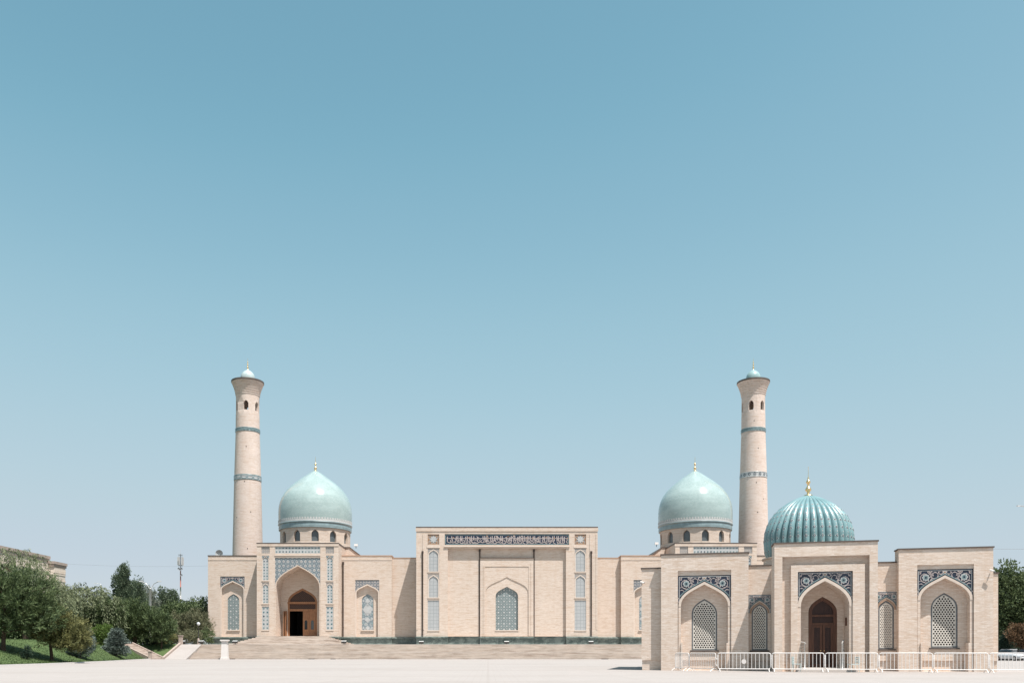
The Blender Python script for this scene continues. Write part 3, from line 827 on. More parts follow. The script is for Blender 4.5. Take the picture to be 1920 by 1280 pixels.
while x < fx1 - 0.4:                               # bowls, loops and tails in the lower half
    w = rr.uniform(0.55, 1.1); zc = fz0 + fh * rr.uniform(0.30, 0.46); a0 = rr.uniform(2.6, 3.4); a1 = rr.uniform(5.9, 7.4)
    pts = [(x + w / 2 + w / 2 * math.cos(a0 + (a1 - a0) * i / 12), zc + w * 0.42 * math.sin(a0 + (a1 - a0) * i / 12)) for i in range(13)]
    lt.use(0).ribbon(pts, 0.11, lv - 0.008, fcl)
    if rr.random() < 0.6:
        q = [(x + 0.16 * math.cos(t) + .2, zc + 0.35 + 0.15 * math.sin(t)) for t in np.linspace(0, 6.3, 9)]; lt.ribbon(q, 0.08, lv - 0.01, fcl)
    if rr.random() < 0.5: lt.disc(x + rr.uniform(0, w), fz0 + fh * rr.uniform(.16, .8), 0.08, lv - 0.012, 4)
    if rr.random() < 0.4: lt.use(1).disc(x + rr.uniform(0, w), fz0 + fh * rr.uniform(.62, .85), 0.13, lv - 0.012, 6, star=.3)
    x += w * 0.62
for (dx, sgn) in [(-0.75, -1), (0.15, 1), (1.5, 1)]:
    lt.use(0).ribbon([(dx, fz0 + fh * 0.42), (dx + sgn * 1.25, fz1 - 0.3)], 0.13, lv - 0.014, fcl)
lt.build('lettering', [M['pinkwhite'], M['ochre']], frieze)
# star medallions and lancets at both sides
for sg in (1, -1):
    a, b = sorted((sg * c0, sg * c1)); cx = (a + b) / 2
    z0, z1 = z_(1020), z_(1001); cz = (z0 + z1) / 2; r = (b - a) * 0.34
    m_ = MB(); m_.use(0).plate([rect(a, b, z0, z1)], CV + 0.12, CV + 0.3)
    for k in range(8):
        an = PI / 8 + k * PI / 4 - PI / 8; m_.use(1).disc(cx + r * 1.12 * math.cos(an), cz + r * 1.12 * math.sin(an), r * 0.30, CV + 0.08, 4, 0.06, an)
    m_.use(2).disc(cx, cz, r * 1.0, CV + 0.07, 8, 0.05, 0, 0.42)
    for (p, q) in [((a, z0 + .07), (b, z0 + .07)), ((a, z1 - .07), (b, z1 - .07)), ((a + .07, z0), (a + .07, z1)), ((b - .07, z0), (b - .07, z1))]: m_.use(1).ribbon([p, q], 0.14, CV + 0.06)
    part(m_, 'star_panel', [M['mosaic3'], M['ochre'], M['paleblue']])
    m_ = MB(); m_.box(a - 0.15, b + 0.15, CV - 0.08, CV - 0.002, z_(1026.3), z_(1023.5)); m_.build('ledge', M['rim'], portal)
    lancet(portal, a, b, z_(1027.6), z_(1070.9), CV, 'grey')
    lancet(portal, a, b, z_(1075.6), z_(1119.4), CV, 'grey')
    lancet(portal, a, b, z_(1124.6), z_(1180.9), CV, 'grey', False)
    pipe(sg * (u_(1108) - u_(950)), PL, z_(1036), CV)
    pipe(sg * (u_(1001) - u_(950)), PL, z_(1032), CV + 0.6)
    pipe(sg * (mu(1121.5, 1) - mu(950, 1)), PL, z_(1052), 4.3)
# inner raised field with its shallow arch and window
IV = CV + 0.30
uu = lambda x: mu(x, IV) - mu(950, IV)
zz = lambda y: mz(y, IV)
fieldr = rect(uu(900), uu(1000), PL + 0.01, zz(1046))
big = arch(0, uu(990) * 2 - 0.02, PL + 0.01, zz(1110), zz(1081))
m_ = MB(); m_.plate([fieldr, [(p[0], max(p[1], PL + 0.05)) for p in big]], IV, [IV + 0.32, IV + 0.12])
field = part(m_, 'inner_field', M['brick'])
win = arch(0, uu(971) * 2, zz(1180.5), zz(1117), zz(1099))
m_ = MB(); m_.plate([[(p[0] * 1.0, p[1]) for p in arch(0, uu(990) * 2 + 0.1, PL + 0.02, zz(1110), zz(1081) + .05)], win], IV + 0.11, [IV + 0.32, IV + 0.5]); m_.build('blind_arch', M['brick'], field)
tile_window('window_panel', field, 0, uu(971) * 2 + 0.02, zz(1180.6), zz(1117), zz(1099) + 0.02, IV + 0.45, 'teal', 0.92)
m_ = MB(); fw2 = uu(993)
m_.box(-fw2, fw2, IV - 0.07, IV - 0.002, zz(1061.5), zz(1059.5))
for sg in (1, -1):
    a, b = sorted((sg * fw2, sg * (fw2 - 0.2))); m_.box(a, b, IV - 0.07, IV - 0.002, PL + 0.05, zz(1061.6))
    a, b = sorted((sg * (fw2 + 0.18), sg * (fw2 + 0.30))); m_.box(a, b, IV - 0.05, IV - 0.002, PL + 0.05, zz(1056))
m_.build('moulding', M['brick'], field)
m_ = MB(); m_.box(uu(900) - .05, uu(1000) + .05, IV - 0.14, IV + 0.3, zz(1046) - 0.02, zz(1045)); m_.build('ledge', M['coping'], field)
m_ = MB(); m_.box(-uu(972), uu(972), IV + 0.02, IV + .12, zz(1182), zz(1180.7)); m_.build('sill', M['rim'], field)
plinth(XL, -rw, CV, PL); plinth(rw, XR, CV, PL)
plinth(-rw + 0.01, uu(900), CV + 0.6, PL, back=1); plinth(uu(1000), rw - 0.01, CV + 0.6, PL, back=1); plinth(uu(900) + 0.01, uu(1000) - 0.01, IV, PL, back=1)

# ---- recessed bays, wings, side portals (built for the left, mirrored to the right)
WV, BV, SV = 3.3, 4.3, 0.0
def side(sg):
    W = lambda x, v=WV: sg * -(mu(x, v))         # distance outwards from the axis
    def R2(x0, x1, z0, z1, v=WV):
        a, b = sorted((sg * mu(x0, v), sg * mu(x1, v))) if sg < 0 else sorted((-mu(x0, v) * 1.0, -mu(x1, v) * 1.0))
        return rect(a, b, z0, z1)
    sx = (lambda x, v: mu(x, v)) if sg < 0 else (lambda x, v: -mu(x, v))
    def LR(x0, x1, v):
        return tuple(sorted((sx(x0, v), sx(x1, v))))
    zw = mz(1042, WV)
    # recessed bay next to the central portal
    a, b = LR(733, 782, BV)
    m_ = MB(); m_.plate([rect(a, b, PL, mz(1046, BV))], BV, 20.0); part(m_, 'bay_wall', M['brick'])
    coping(a, b, BV, 20.0, mz(1046, BV), 'terracotta', 0.14, lip=0.05); plinth(a, b, BV, PL)
    # inner wing with one niche
    def wing(x0, x1, n0, n1, ntop, style, wstyle, cop):
        a, b = LR(x0, x1, WV)
        h0, h1 = LR(n0, n1, WV)
        zt = mz(ntop, WV)
        m_ = MB(); m_.plate([rect(a, b, PL, zw), rect(h0, h1, PL + 0.01, zt)], WV, [44.0, WV + 1.2]); wo_ = part(m_, 'wing_wall', M['brick'])
        coping(a, b, WV, 44.0, zw, cop, 0.16)
        m_ = MB(); m_.box(a - 0.04, b + 0.04, WV - 0.05, WV - 0.002, zw - 0.75, zw - 0.55); m_.build('string_course', M['brick'], wo_)
        cx, w = (h0 + h1) / 2, h1 - h0
        band = 0.19; iw = w - 2 * band - 0.02
        zs, zap = zt - w * 0.56, zt - w * 0.22
        nb = arch_band('niche', mosque, cx, iw, PL + 0.012, zs, zap, band, WV + 0.05, WV + 0.62, M['rim'])
        tile_spandrel('spandrel', nb, h0, h1, zt, cx, w - 0.02, zs, zap + band * 1.15 + .02, WV + 0.09, style, 0.09)
        cw = mu(710, WV) - mu(666, WV)
        tw = 2.12; zt2, zb2 = mz(1112.5, WV), mz(1180, WV)
        m_ = MB(); m_.plate([rect(h0 - 0.05, h1 + 0.05, PL + 0.012, zt + 0.05), arch(cx, tw, zb2, zt2 - 1.15, zt2)], WV + 0.62, [WV + 1.0, WV + 0.85]); m_.build('niche_wall', M['brick'], nb)
        tile_window('window_panel', nb, cx, tw + 0.04, zb2 - 0.02, zt2 - 1.15, zt2 + 0.02, WV + 0.72, wstyle, 1.0)
        m_ = MB(); m_.box(cx - tw / 2 - .15, cx + tw / 2 + .15, WV + 0.42, WV + .63, zb2 - 0.16, zb2 - 0.02); m_.build('sill', M['rim'], nb)
        plinth(a, b, WV, PL, back=1)
    wing(640, 734.5, 666, 711, 1086.5, 'lace', 'floral', 'terracotta')
    wing(390, 484, 413, 458.5, 1080, 'scroll', 'teal', 'coping')
    pipe(sx(643.5, WV), PL, mz(1056, WV), WV)
    # ---- side portal
    cx = sx(558, SV); 
    a, b = cx - 7.27, cx + 7.27
    zp = mz(1019, SV)
    z1 = lambda y: mz(y, SV)
    k = 152.0 / F                                  # metres for one photograph pixel at this depth
    nw = 42.5 * k
    H = [rect(cx - nw, cx + nw, PL + 0.01, z1(1045)), rect(cx - nw, cx + nw, z1(1037), z1(1023.5))]
    D = [SV + 4.0, SV + 0.2]
    cols_ = []
    for s2 in (1, -1):
        p, q = sorted((cx + s2 * 53.5 * k, cx + s2 * 67 * k))
        cols_.append((p, q))
        H.append(rect(p - 0.1, q + 0.1, z1(1037), z1(1023.5))); D.append(SV + 0.2)
        for (t_, bt) in [(1041, 1087.5), (1092, 1130.5), (1136, 1180)]: H.append(rect(p, q, z1(bt), z1(t_))); D.append(SV + 0.2)
    m_ = MB(); m_.plate([rect(a, b, PL, zp)] + H, SV, [12.0] + D)
    sp = part(m_, 'side_portal', M['brick'])
    coping(a, b, SV, 12.0, zp, 'coping', 0.2)
    m_ = MB(); m_.box(a - .07, b + .07, SV - 0.07, SV - 0.002, zp - 0.42, zp - 0.03); m_.build('cornice', M['brick'], sp)
    tile_window('tile_frieze', sp, cx, 2 * nw, z1(1037), z1(1023.5), z1(1023.5), SV + 0.1, 'dots', 0.58)
    m_ = MB(); m_.box(cx - nw - .05, cx + nw + .05, SV - 0.1, SV - 0.002, z1(1041.2), z1(1039.4)); m_.build('ledge', M['rim'], sp)
    for (p, q) in cols_:
        m_ = MB(); m_.plate([rect(p - 0.1, q + 0.1, z1(1037), z1(1023.5))], SV + 0.1, SV + 0.2); m_.build('lace_panel', M['mosaic3'], sp)
        lancet(sp, p, q, z1(1041), z1(1087.5), SV, 'dots', True, 'small')
        lancet(sp, p, q, z1(1092), z1(1130.5), SV, 'dots', True, 'pale')
        lancet(sp, p, q, z1(1136), z1(1180), SV, 'dots', False)
    band = 0.17; iw = 2 * nw - 2 * band - 0.02
    zs, zap = z1(1101), z1(1060.5)
    iw2 = arch_band('entrance_niche', mosque, cx, iw, PL + 0.012, zs, zap, band, SV + 0.06, SV + 4.0, M['brick'])
    tile_spandrel('spandrel', iw2, cx - nw, cx + nw, z1(1045), cx, 2 * nw - 0.02, zs, zap + band * 1.15 + 0.02, SV + 0.10, 'star', 0.1)
    # back wall of the entrance niche with the arched wooden door
    dv = SV + 4.0
    dx = cx if sg < 0 else cx
    dw = 55 * (152 + 4) / F
    dzt, dzs = mz(1102, dv), mz(1128, dv)
    m_ = MB(); m_.plate([rect(cx - nw - .1, cx + nw + .1, PL - 0.1, z1(1045)), arch(cx, dw, PL, dzs, dzt)], dv - 0.05, [dv + 0.5, dv + 0.45]); m_.build('niche_wall', M['brick'], iw2)
    m_ = MB(); m_.box(cx - nw - .1, cx + nw + .1, SV + 0.02, dv, PL - 0.6, PL - 0.005); m_.build('threshold', M['nosing'], iw2)
    door = MB()
    o_ = arch(cx, dw - 0.02, dzs - 0.001, dzs, dzt - 0.02); i_ = arch(cx, dw - 0.75, dzs - 0.001, dzs, dzt - 0.42)
    fr = arch(cx, dw - 0.02, dzs - 0.01, dzs, dzt - 0.02); fi = arch(cx, dw - 0.75, dzs - 0.01, dzs, dzt - 0.42)
    door.plate([fr[1:] + [fr[0], fi[0]] + list(reversed(fi[1:]))], dv + 0.05, dv + 0.3)
    zb1 = mz(1131.5, dv); zb2, zb3 = mz(1133, dv), mz(1141, dv)
    door.box(cx - dw / 2 - .05, cx + dw / 2 + .05, dv - 0.10, dv + 0.25, zb1, dzs + 0.05)
    door.box(cx - dw / 2 + .02, cx - dw / 2 + 0.30, dv + 0.03, dv + 0.3, PL, zb1 - 0.002)
    door.box(cx + dw / 2 - 0.30, cx + dw / 2 - .02, dv + 0.03, dv + 0.3, PL, zb1 - 0.002)
    door.box(cx - dw / 2 + .30, cx + dw / 2 - .30, dv + 0.04, dv + 0.28, mz(1145, dv), zb3)
    dr = part(door, 'doorway', M['wood'])
    m_ = MB(); m_.plate([fi], dv + 0.2, dv + 0.25); m_.plate([rect(cx - dw / 2 + .3, cx + dw / 2 - .3, zb3 + .002, zb1 - .002)], dv + 0.2, dv + 0.25); m_.build('grille_backing', M['wood_dark'], dr)
    m_ = MB()
    gcl = lambda x, z: pip(fi, x, z)
    for i in range(-14, 15):
        for s2 in (1, -1):
            m_.ribbon([(cx + i * 0.36 + s2 * t * 0.2, dzs + t * 0.2) for t in range(0, 16)], 0.07, dv + 0.17, gcl)
            m_.ribbon([(cx + i * 0.36 + s2 * t * 0.1, zb3 + t * 0.1) for t in range(0, 9)], 0.06, dv + 0.172, lambda x, z: abs(x - cx) < dw / 2 - .35 and zb3 < z < zb1)
    m_.build('grille', M['pipe'], dr)
    lz1 = mz(1145, dv) - 0.01
    # right double leaf, closed; left leaf swung open into the niche
    half = cx + 0.05
    for j in range(2):
        x0 = half + j * (dw / 2 - 0.36) / 2; x1 = half + (j + 1) * (dw / 2 - 0.36) / 2 - 0.03
        ga = arch((x0 + x1) / 2, 0.52, PL + 1.35, PL + 2.7, PL + 3.1, 6)
        m_ = MB(); m_.plate([rect(x0, x1, PL + 0.02, lz1), ga], dv + 0.12, [dv + 0.2, dv + 0.17]); lf = m_.build('door_leaf', M['wood'], dr)
        m_ = MB(); m_.box(x0 + .2, x1 - .2, dv + 0.165, dv + 0.19, PL + 1.3, PL + 3.15); m_.build('glass', M['glass_grey'] if j else M['glass'], dr)
        m_ = MB(); m_.box(x0 + .22, x1 - .22, dv + 0.09, dv + 0.119, PL + .25, PL + 0.95); m_.build('door_panel', M['wood'], dr)
    x0 = cx - dw / 2 - 0.12
    for j in range(2):
        m_ = MB(); xx = x0 - j * 0.32; m_.box(xx - 0.09, xx, dv - 1.05 + j * 0.05, dv - 0.06, PL + 0.02, lz1); m_.build('door_leaf', M['wood'], dr)
        m_ = MB(); m_.box(xx + 0.001, xx + 0.03, dv - 0.8, dv - 0.3, PL + 1.2, PL + 3.1); m_.build('door_panel', M['pipe'], dr)
    m_ = MB(); m_.box(cx - dw / 2 + .1, cx + dw / 2 - .1, dv + 0.5, dv + 7, PL - 0.2, dzt + .5); m_.f = m_.f[:2] + m_.f[3:]; m_.mi.pop(); m_.sm.pop(); m_.build('dark_interior', M['dark'], dr)
    plinth(a, cx - nw + .02, SV, PL, back=3.5); plinth(cx + nw - .02, b, SV, PL, back=3.5)
    # three-sided flight in front of the portal
    ns = 9
    stp = None
    for i in range(ns):
        f = i / ns
        z1_ = PL * (i + 1) / ns - 0.004 * (i == ns - 1)
        hw = 10.0 - 4.3 * (i / (ns - 1)); y0 = -7.4 + 0.40 * i
        m_ = MB(); m_.box(cx - hw, cx + hw, y0, 0.2 if i < ns - 1 else 0.6, PL * i / ns + 0.003, z1_); part(m_, 'portal_step', M['step'])
    # ---- chamber, drum and dome
    DV = 14.0
    dcx = sx(591.5, DV)
    zd = lambda y: mz(y, DV)
    kd = (MY + DV) / F
    cv0 = 8.0
    m_ = MB()
    ztop = mz(1026.5, cv0)
    inner = -sg                                    # direction towards the axis
    e0 = dcx - inner * 8.2; e1 = dcx + inner * 7.6; e2 = dcx + inner * 9.9
    prof = [(e0, zw - 0.3), (e2, zw - 0.3), (e2, zw + 0.25), (e1, ztop), (e0, ztop)]
    if inner < 0: prof = prof[::-1]
    m_.plate([prof], cv0, 27.0); part(m_, 'dome_chamber', M['brick'])
    m_ = MB(); pr = [(e0, ztop), (e1, ztop), (e2, zw + 0.25), (e2 + inner * .3, zw + 0.3), (e1 + inner * .08, ztop + 0.16), (e0, ztop + 0.16)]
    if inner < 0: pr = pr[::-1]
    m_.plate([pr], cv0 - 0.12, 27.1); part(m_, 'chamber_roof', M['coping'])
    dom = empty('dome', (dcx, DV, 0)); dom.parent = mosque
    dz = zd(1030)
    m_ = MB(); wall_cylinder(m_, 64.6 * kd, zd(1030), zd(996.5), [(R(270 + 30 * i + (10.8 if sg < 0 else 3.0)), 1.36, zd(1022), zd(1009.5), zd(1001)) for i in range(12)], 0.55, 72, True, R(25.8 if sg < 0 else 18.0)); 
    m_.build('drum', M['brick'], dom)
    m_ = MB()
    m_.use(0, True).lathe([(64.6 * kd - 0.42, zd(1024)), (64.6 * kd - 0.42, zd(998))], 48); m_.build('drum_glazing', M['glass_grey'], dom)
    pr = [(64.7, 997), (67.0, 996.6), (67.2, 992.5), (67.0, 990), (66.9, 988.4), (67.7, 987.6), (68.5, 986.4), (68.0, 985.2)]
    m_ = MB(); m_.use(0).lathe([(p * kd, zd(y)) for p, y in pr], 96); m_.use(1).lathe([(p * kd, zd(y)) for p, y in [(68.0, 985.2), (68.0, 982.6), (67.4, 982.0)]], 96)
    m_.build('base_band', [M['bandgrey'], M['white_tile']], dom)
    m_ = MB()
    for i in range(84):                            # row of little merlons under the dome
        an = 2 * PI * i / 84; c_, s_ = math.cos(an), math.sin(an); r0, r1 = 67.5 * kd, 68.0 * kd; t = 0.15
        vv = [(r * c_ - e * s_, r * s_ + e * c_, z) for z in (zd(982.0), zd(978.6)) for (r, e) in ((r0 - .1, -t), (r1, -t), (r1, t), (r0 - .1, t))]
        m_.add(vv, [(0, 1, 5, 4), (1, 2, 6, 5), (2, 3, 7, 6), (4, 5, 6, 7)])
    mm = m_.build('merlon_row', M['white_tile'], dom); mm['kind'] = 'stuff'
    prof = [(67.3, 982.2), (67.7, 976), (67.9, 968), (67.7, 960), (66.9, 952), (65.2, 944), (62.4, 936.5), (58.4, 929), (53.2, 921.5), (46.6, 914.5), (38.6, 907.5), (29.6, 900.5), (20.0, 893.6), (11.5, 887.6), (5.0, 883.6), (0.6, 881.6)]
    P = np.array(prof); t = np.linspace(0, len(P) - 1, 46)
    prof = [(float(np.interp(q, np.arange(len(P)), P[:, 0])), float(np.interp(q, np.arange(len(P)), P[:, 1]))) for q in t]
    m_ = MB(); m_.use(0, True).lathe([(max(p, 0.01) * kd, zd(y)) for p, y in prof], 96); m_.build('shell', M['dome'], dom)
    m_ = MB(); m_.use(0, True).lathe([(max(p, .02) * kd, zd(y)) for p, y in [(5.2, 884.4), (3.4, 882.2), (1.2, 880.6), (1.2, 880), (2.5, 878.6), (2.7, 877.6), (1.9, 875.6), (0.8, 874), (0.7, 872.6), (1.7, 870.8), (1.9, 869.6), (1.2, 868.2), (0.5, 867), (0.35, 864), (0.25, 857), (0.0, 855.5)]], 16)
    m_.build('finial', M['gold'], dom)
side(-1)
side(1)
# small things fixed to the mosque
def floodlight(x, y_px, v, label, group='floodlights along the mosque plinth'):
    o = empty('floodlight', (MX + x, MY + v, TER)); tag(o, label, 'floodlight', group)
    m_ = MB(); m_.box(-.3, .3, -.22, .22, 0.0, .06); m_.box(-.06, .06, -.05, .05, .06, .2); m_.build('bracket', M['lamp'], o)
    m_ = MB(); m_.add([(-.42, -.30, .18), (.42, -.30, .18), (.42, .16, .26), (-.42, .16, .26), (-.42, -.42, .52), (.42, -.42, .52), (.42, .22, .66), (-.42, .22, .66)],
                      [(0, 3, 2, 1), (0, 1, 5, 4), (1, 2, 6, 5), (2, 3, 7, 6), (3, 0, 4, 7)]); m_.build('housing', M['lamp'], o)
    m_ = MB(); m_.add([(-.42, -.42, .525), (.42, -.42, .525), (.42, .22, .665), (-.42, .22, .665)], [(0, 1, 2, 3)]); m_.build('lens', M['lampglass'], o)
for x, v, lb in [(441, -8.3, 'black floodlight on the terrace left of the entrance steps, beside the white pillar'), (645, -8.2, 'black floodlight on the terrace just right of the entrance steps'),
                 (790, -2.6, 'black floodlight at the left corner of the central portal'), (950, -2.6, 'black floodlight below the central arched window'), (1108, -2.6, 'black floodlight at the right corner of the central portal')]:
    floodlight(mu(x, v), 0, v, lb)
for nm, x, y, v, lb in [('roof_lamp', 667.5, 1025.5, 8.0, 'small white roof lamp right of the left dome'), ('roof_lamp', 1231, 1022.5, 8.0, 'small white roof lamp left of the right dome')]:
    o = empty(nm, (MX + mu(x, v), MY + v, TER + mz(y, v))); tag(o, lb, 'lamp', 'roof lamps')
    m_ = MB(); m_.tube([(0, 0, -.2), (0, 0, .25)], .06); m_.build('stem', M['lamp'], o)
    m_ = MB(); m_.box(-.32, .32, -.25, .2, .22, .62); m_.build('head', M['white_paint'], o)
o = empty('dish_antenna', (MX + mu(411, 8), MY + 8, TER + mz(1041, 8))); tag(o, 'thin pale satellite dish on the left end of the mosque roof', 'antenna')
m_ = MB(); m_.tube([(0, 0.1, -.6), (0, 0.1, .25)], .05); m_.build('mast', M['steel'], o)
m_ = MB(); m_.use(0, True)
ring = []
for r_, d_ in [(0.0, .25), (.3, .2), (.55, .08), (.72, -.08)]:
    ring.append((r_, d_))
nn = 20
vv = [(max(r_, .01) * math.cos(2 * PI * k / nn), d_, .35 + max(r_, .01) * math.sin(2 * PI * k / nn)) for r_, d_ in ring for k in range(nn)]
m_.add(vv, [(i * nn + k, i * nn + (k + 1) % nn, (i + 1) * nn + (k + 1) % nn, (i + 1) * nn + k) for i in range(3) for k in range(nn)])
m_.build('reflector', M['paleblue'], o)

# ------------------------------------------------------------------ minarets
def minaret(px, label, pale, rot, bandstyle):
    Y = 172.0; k = Y / F
    o = empty('minaret', (PX(px, Y), Y, TER)); tag(o, label, 'minaret', 'minarets')
    z = lambda y: PZ(y, Y) - TER
    rad = lambda y: float(np.interp(y, [745, 812, 905, 1041, 1200], [21.2, 21.8, 24.6, 27.6, 31.0])) * k
    m_ = MB(); m_.use(0, True).lathe([(rad(y) if y < 1190 else 31 * k, z(y) if y < 1205 else 0.01) for y in [1206, 1150, 1100, 1041, 1000, 960, 930, 905, 870, 840, 812, 790, 780]], 64); m_.build('shaft', M['brick_min'], o)
    m_ = MB(); wall_cylinder(m_, 21.4 * k, z(780.2), z(744), [(R(270) + R(rot + 60 * i), 0.98, z(773), z(762), z(755.5)) for i in range(6)], 0.42, 48, True, R(270 + rot + 30)); m_.build('lantern', M['brick_min'], o)
    m_ = MB(); m_.lathe([(20.9 * k, z(779)), (.05, z(779))], 24); m_.build('lantern_floor', M['dark'], o)
    # corbelled crown: five rings
    pr = [(20.8, 746)]; ys_ = np.linspace(745, 719, 8)
    for i, y in enumerate(ys_[:-1]):
        r0 = 21.5 + 7.2 * (i / 7) ** 1.7; r1 = 21.5 + 7.2 * ((i + 1) / 7) ** 1.7
        y2 = ys_[i + 1]
        pr += [(r0, y - 0.1), (r1 - 0.1, y2 + 1.3), (r1 + 0.55, y2 + 1.1), (r1 + 0.55, y2 + 0.1)]
    m_ = MB(); m_.lathe([(p * k, z(y)) for p, y in pr], 64); m_.build('crown', M['brick_min'], o)
    m_ = MB(); m_.lathe([(p * k, z(y)) for p, y in [(29.2, 719.2), (29.9, 718.6), (29.9, 716), (12, 713.4), (0.05, 713)]], 64); m_.build('crown_rim', M['coping'], o)
    m_ = MB(); m_.use(0, True).lathe([(p * k, z(y)) for p, y in [(13.0, 714.5), (13.1, 710), (12.9, 706), (11.6, 702), (9.0, 698.4), (5.4, 695.5), (2.0, 693.6), (0.3, 693)]], 40); m_.build('cupola', M[pale], o)
    m_ = MB(); m_.use(0, True).lathe([(p * k, z(y)) for p, y in [(2.2, 694), (1.2, 692.6), (0.7, 691.5), (1.6, 689.8), (1.7, 688.6), (0.8, 687), (0.6, 685.6), (1.3, 684.2), (1.3, 683.2), (0.6, 682), (0.5, 681), (1.0, 679.6), (0.9, 678.8), (0.3, 677.6), (0.25, 673), (0.02, 671)]], 12); m_.build('finial', M['gold'], o)
    # two tile bands
    def band(y0, y1, r, base, edge, motif, mstyle, n):
        mb = MB(); rr_ = (rad((y0 + y1) / 2) + 0.03)
        mb.use(0, True).lathe([(rad(y1) + .03, z(y1)), (rad(y0) + .03, z(y0))], 64)
        mb.use(1, True).lathe([(rad(y1) + .01, z(y1 + .6)), (rad(y1) + .07, z(y1 + .5)), (rad(y1) + .07, z(y1 - .6)), (rad(y1) + .02, z(y1 - .7))], 64)
        mb.use(1, True).lathe([(rad(y0) + .01, z(y0 + .6)), (rad(y0) + .07, z(y0 + .5)), (rad(y0) + .07, z(y0 - .6)), (rad(y0) + .02, z(y0 - .7))], 64)
        t = MB(); zc = (z(y0) + z(y1)) / 2; h = (z(y0) - z(y1)) * 0.5
        for i in range(n):
            cx = (i + .5) * 2 * PI * rr_ / n; w = 2 * PI * rr_ / n
            if mstyle == 'hex': q = [(cx - w * .5, zc), (cx - w * .28, zc + h * .75), (cx + w * .28, zc + h * .75), (cx + w * .5, zc), (cx + w * .28, zc - h * .75), (cx - w * .28, zc - h * .75), (cx - w * .5, zc)]
            elif mstyle == 'diamond': q = [(cx - w * .22, zc), (cx, zc + h * .6), (cx + w * .22, zc), (cx, zc - h * .6), (cx - w * .22, zc)]
            else: q = [(cx + w * .34 * math.cos(a), zc + h * .62 * math.sin(a)) for a in np.linspace(0, 6.283, 9)]
            t.ribbon(q, 0.13, 0)
        mb.use(2).add([((rr_ + .09) * math.cos(u / rr_), (rr_ + .09) * math.sin(u / rr_), zc_) for (u, _, zc_) in t.v], t.f)
        mb.build('tile_band', [M[base], M[edge], M[motif]], o)
    band(805.8, 811.6, 0, 'bandgrey', 'bandgrey', 'teal2', 'ring', 22)
    if bandstyle == 'hex': band(893.5, 902, 0, 'paleblue', 'bandgrey', 'bandgrey', 'hex', 14)
    else: band(888.5, 897, 0, 'paleblue', 'paleblue', 'navy2', 'diamond', 16)
    # putlog holes as near-black stubs, their inner shade put into the colour
    rr_ = random.Random(px)
    for (dx, y) in ([(3.5, 843), (1, 908), (12, 964), (-14, 974), (7, 1032)] if px < 900 else [(-5, 795), (2, 846), (-2, 910), (0, 965), (12, 940)]):
        r0 = rad(y); an = math.asin(max(-1, min(1, dx * k / r0))); m_ = MB()
        c = (math.sin(an) * (r0 - .09), -math.cos(an) * (r0 - .09))
        m_.lathe([(0.12, -0.0), (0.12, .22), (0.01, .22)], 8, (c[0], c[1], z(y))); m_.build('putlog_hole', M['dark'], o)
minaret(464.5, 'tall tapering brick minaret left of the left turquoise dome', 'dome_pale', 7.0, 'hex')
minaret(1412.5, 'tall tapering brick minaret between the right plain dome and the ribbed dome', 'dome_pale2', -28.0, 'diamond')

# ------------------------------------------------------------------ museum (small domed library on the right)
A_ROT = R(13.0)
OX, OY = PX(1240, 52.0), 52.0
museum = empty('domed_museum', (OX, OY, 0), -A_ROT)
tag(museum, 'low cream brick museum with ribbed turquoise dome and lattice windows in the right foreground', 'building')
ca, sa = math.cos(A_ROT), math.sin(A_ROT)
def Uu(x, v=0.0):
    k = (x - CX) / F
    return (k * (OY + v * ca) - OX - v * sa) / (ca + k * sa)
def Zz(x, y, v=0.0):
    return EYE + (OY - Uu(x, v) * sa + v * ca) * (HY - y) / F
def mpart(mb, name, mats, parent=museum): return mb.build(name, mats, parent)
DEPTH = 12.0
B2 = M['brick2']

def lattice(parent, cx, w, zb, zs, zt, v, pitch=0.150, name='lattice'):
    """pierced plaster screen: a real plate with rows of six-sided holes, a tile edge and a dark sheet behind in place of the unlit room"""
    a = arch(cx, w, zb, zs, zt, 8)
    loops = [a]
    rh = pitch * 0.83; n = int(w / pitch); p = (w - 0.06) / n; r = p * (0.355 if pitch > .13 else 0.335)
    nr = int((zt - zb) / rh)
    for j in range(nr):
        z = zb + 0.05 + rh * (j + 0.5)
        off = 0.0 if j % 2 else 0.5
        for i in range(-1, n + 1):
            x = cx - w / 2 + 0.03 + p * (i + 0.5 + off - 0.5 * 0)
            if not all(pip(a, x + dx, z + dz) for dx, dz in ((-r - .022, 0), (r + .022, 0), (r * .7, r + .03), (-r * .7, r + .03), (0, -r - .02), (0, r + .04))): continue
            loops.append([(x + r * math.cos(PI / 6 + PI / 3 * q), z + r * 1.05 * math.sin(PI / 6 + PI / 3 * q)) for q in range(6)])
    mb = MB(); mb.plate(loops, v, v + 0.07)
    o = mb.build(name, M['lattice'], parent)
    ob = arch(cx, w + 0.14, zb - 0.07, zs, zt + 0.085, 8)
    mb = MB(); mb.plate([ob, arch(cx, w - 0.02, zb + 0.005, zs, zt - 0.012, 8)], v - 0.03, v + 0.1); mb.build('window_frame', M['lattice_edge'], parent)
    mb = MB(); mb.box(cx - w / 2 - .02, cx + w / 2 + .02, v + 0.30, v + 0.34, zb - 0.05, zt + 0.05); mb.build('dark_backing', M['dark'], parent)  # dark sheet, the shade of the room behind put into its colour
    mb = MB(); mb.box(cx - w / 2 - 0.16, cx + w / 2 + 0.16, v - 0.14, v + 0.1, zb - 0.16, zb - 0.075); mb.build('sill', M['coping2'], parent)
    return o
M['coping2'] = plain('sill_slate', (0.13, 0.11, 0.10), 0.7, 0.3, 0.2)

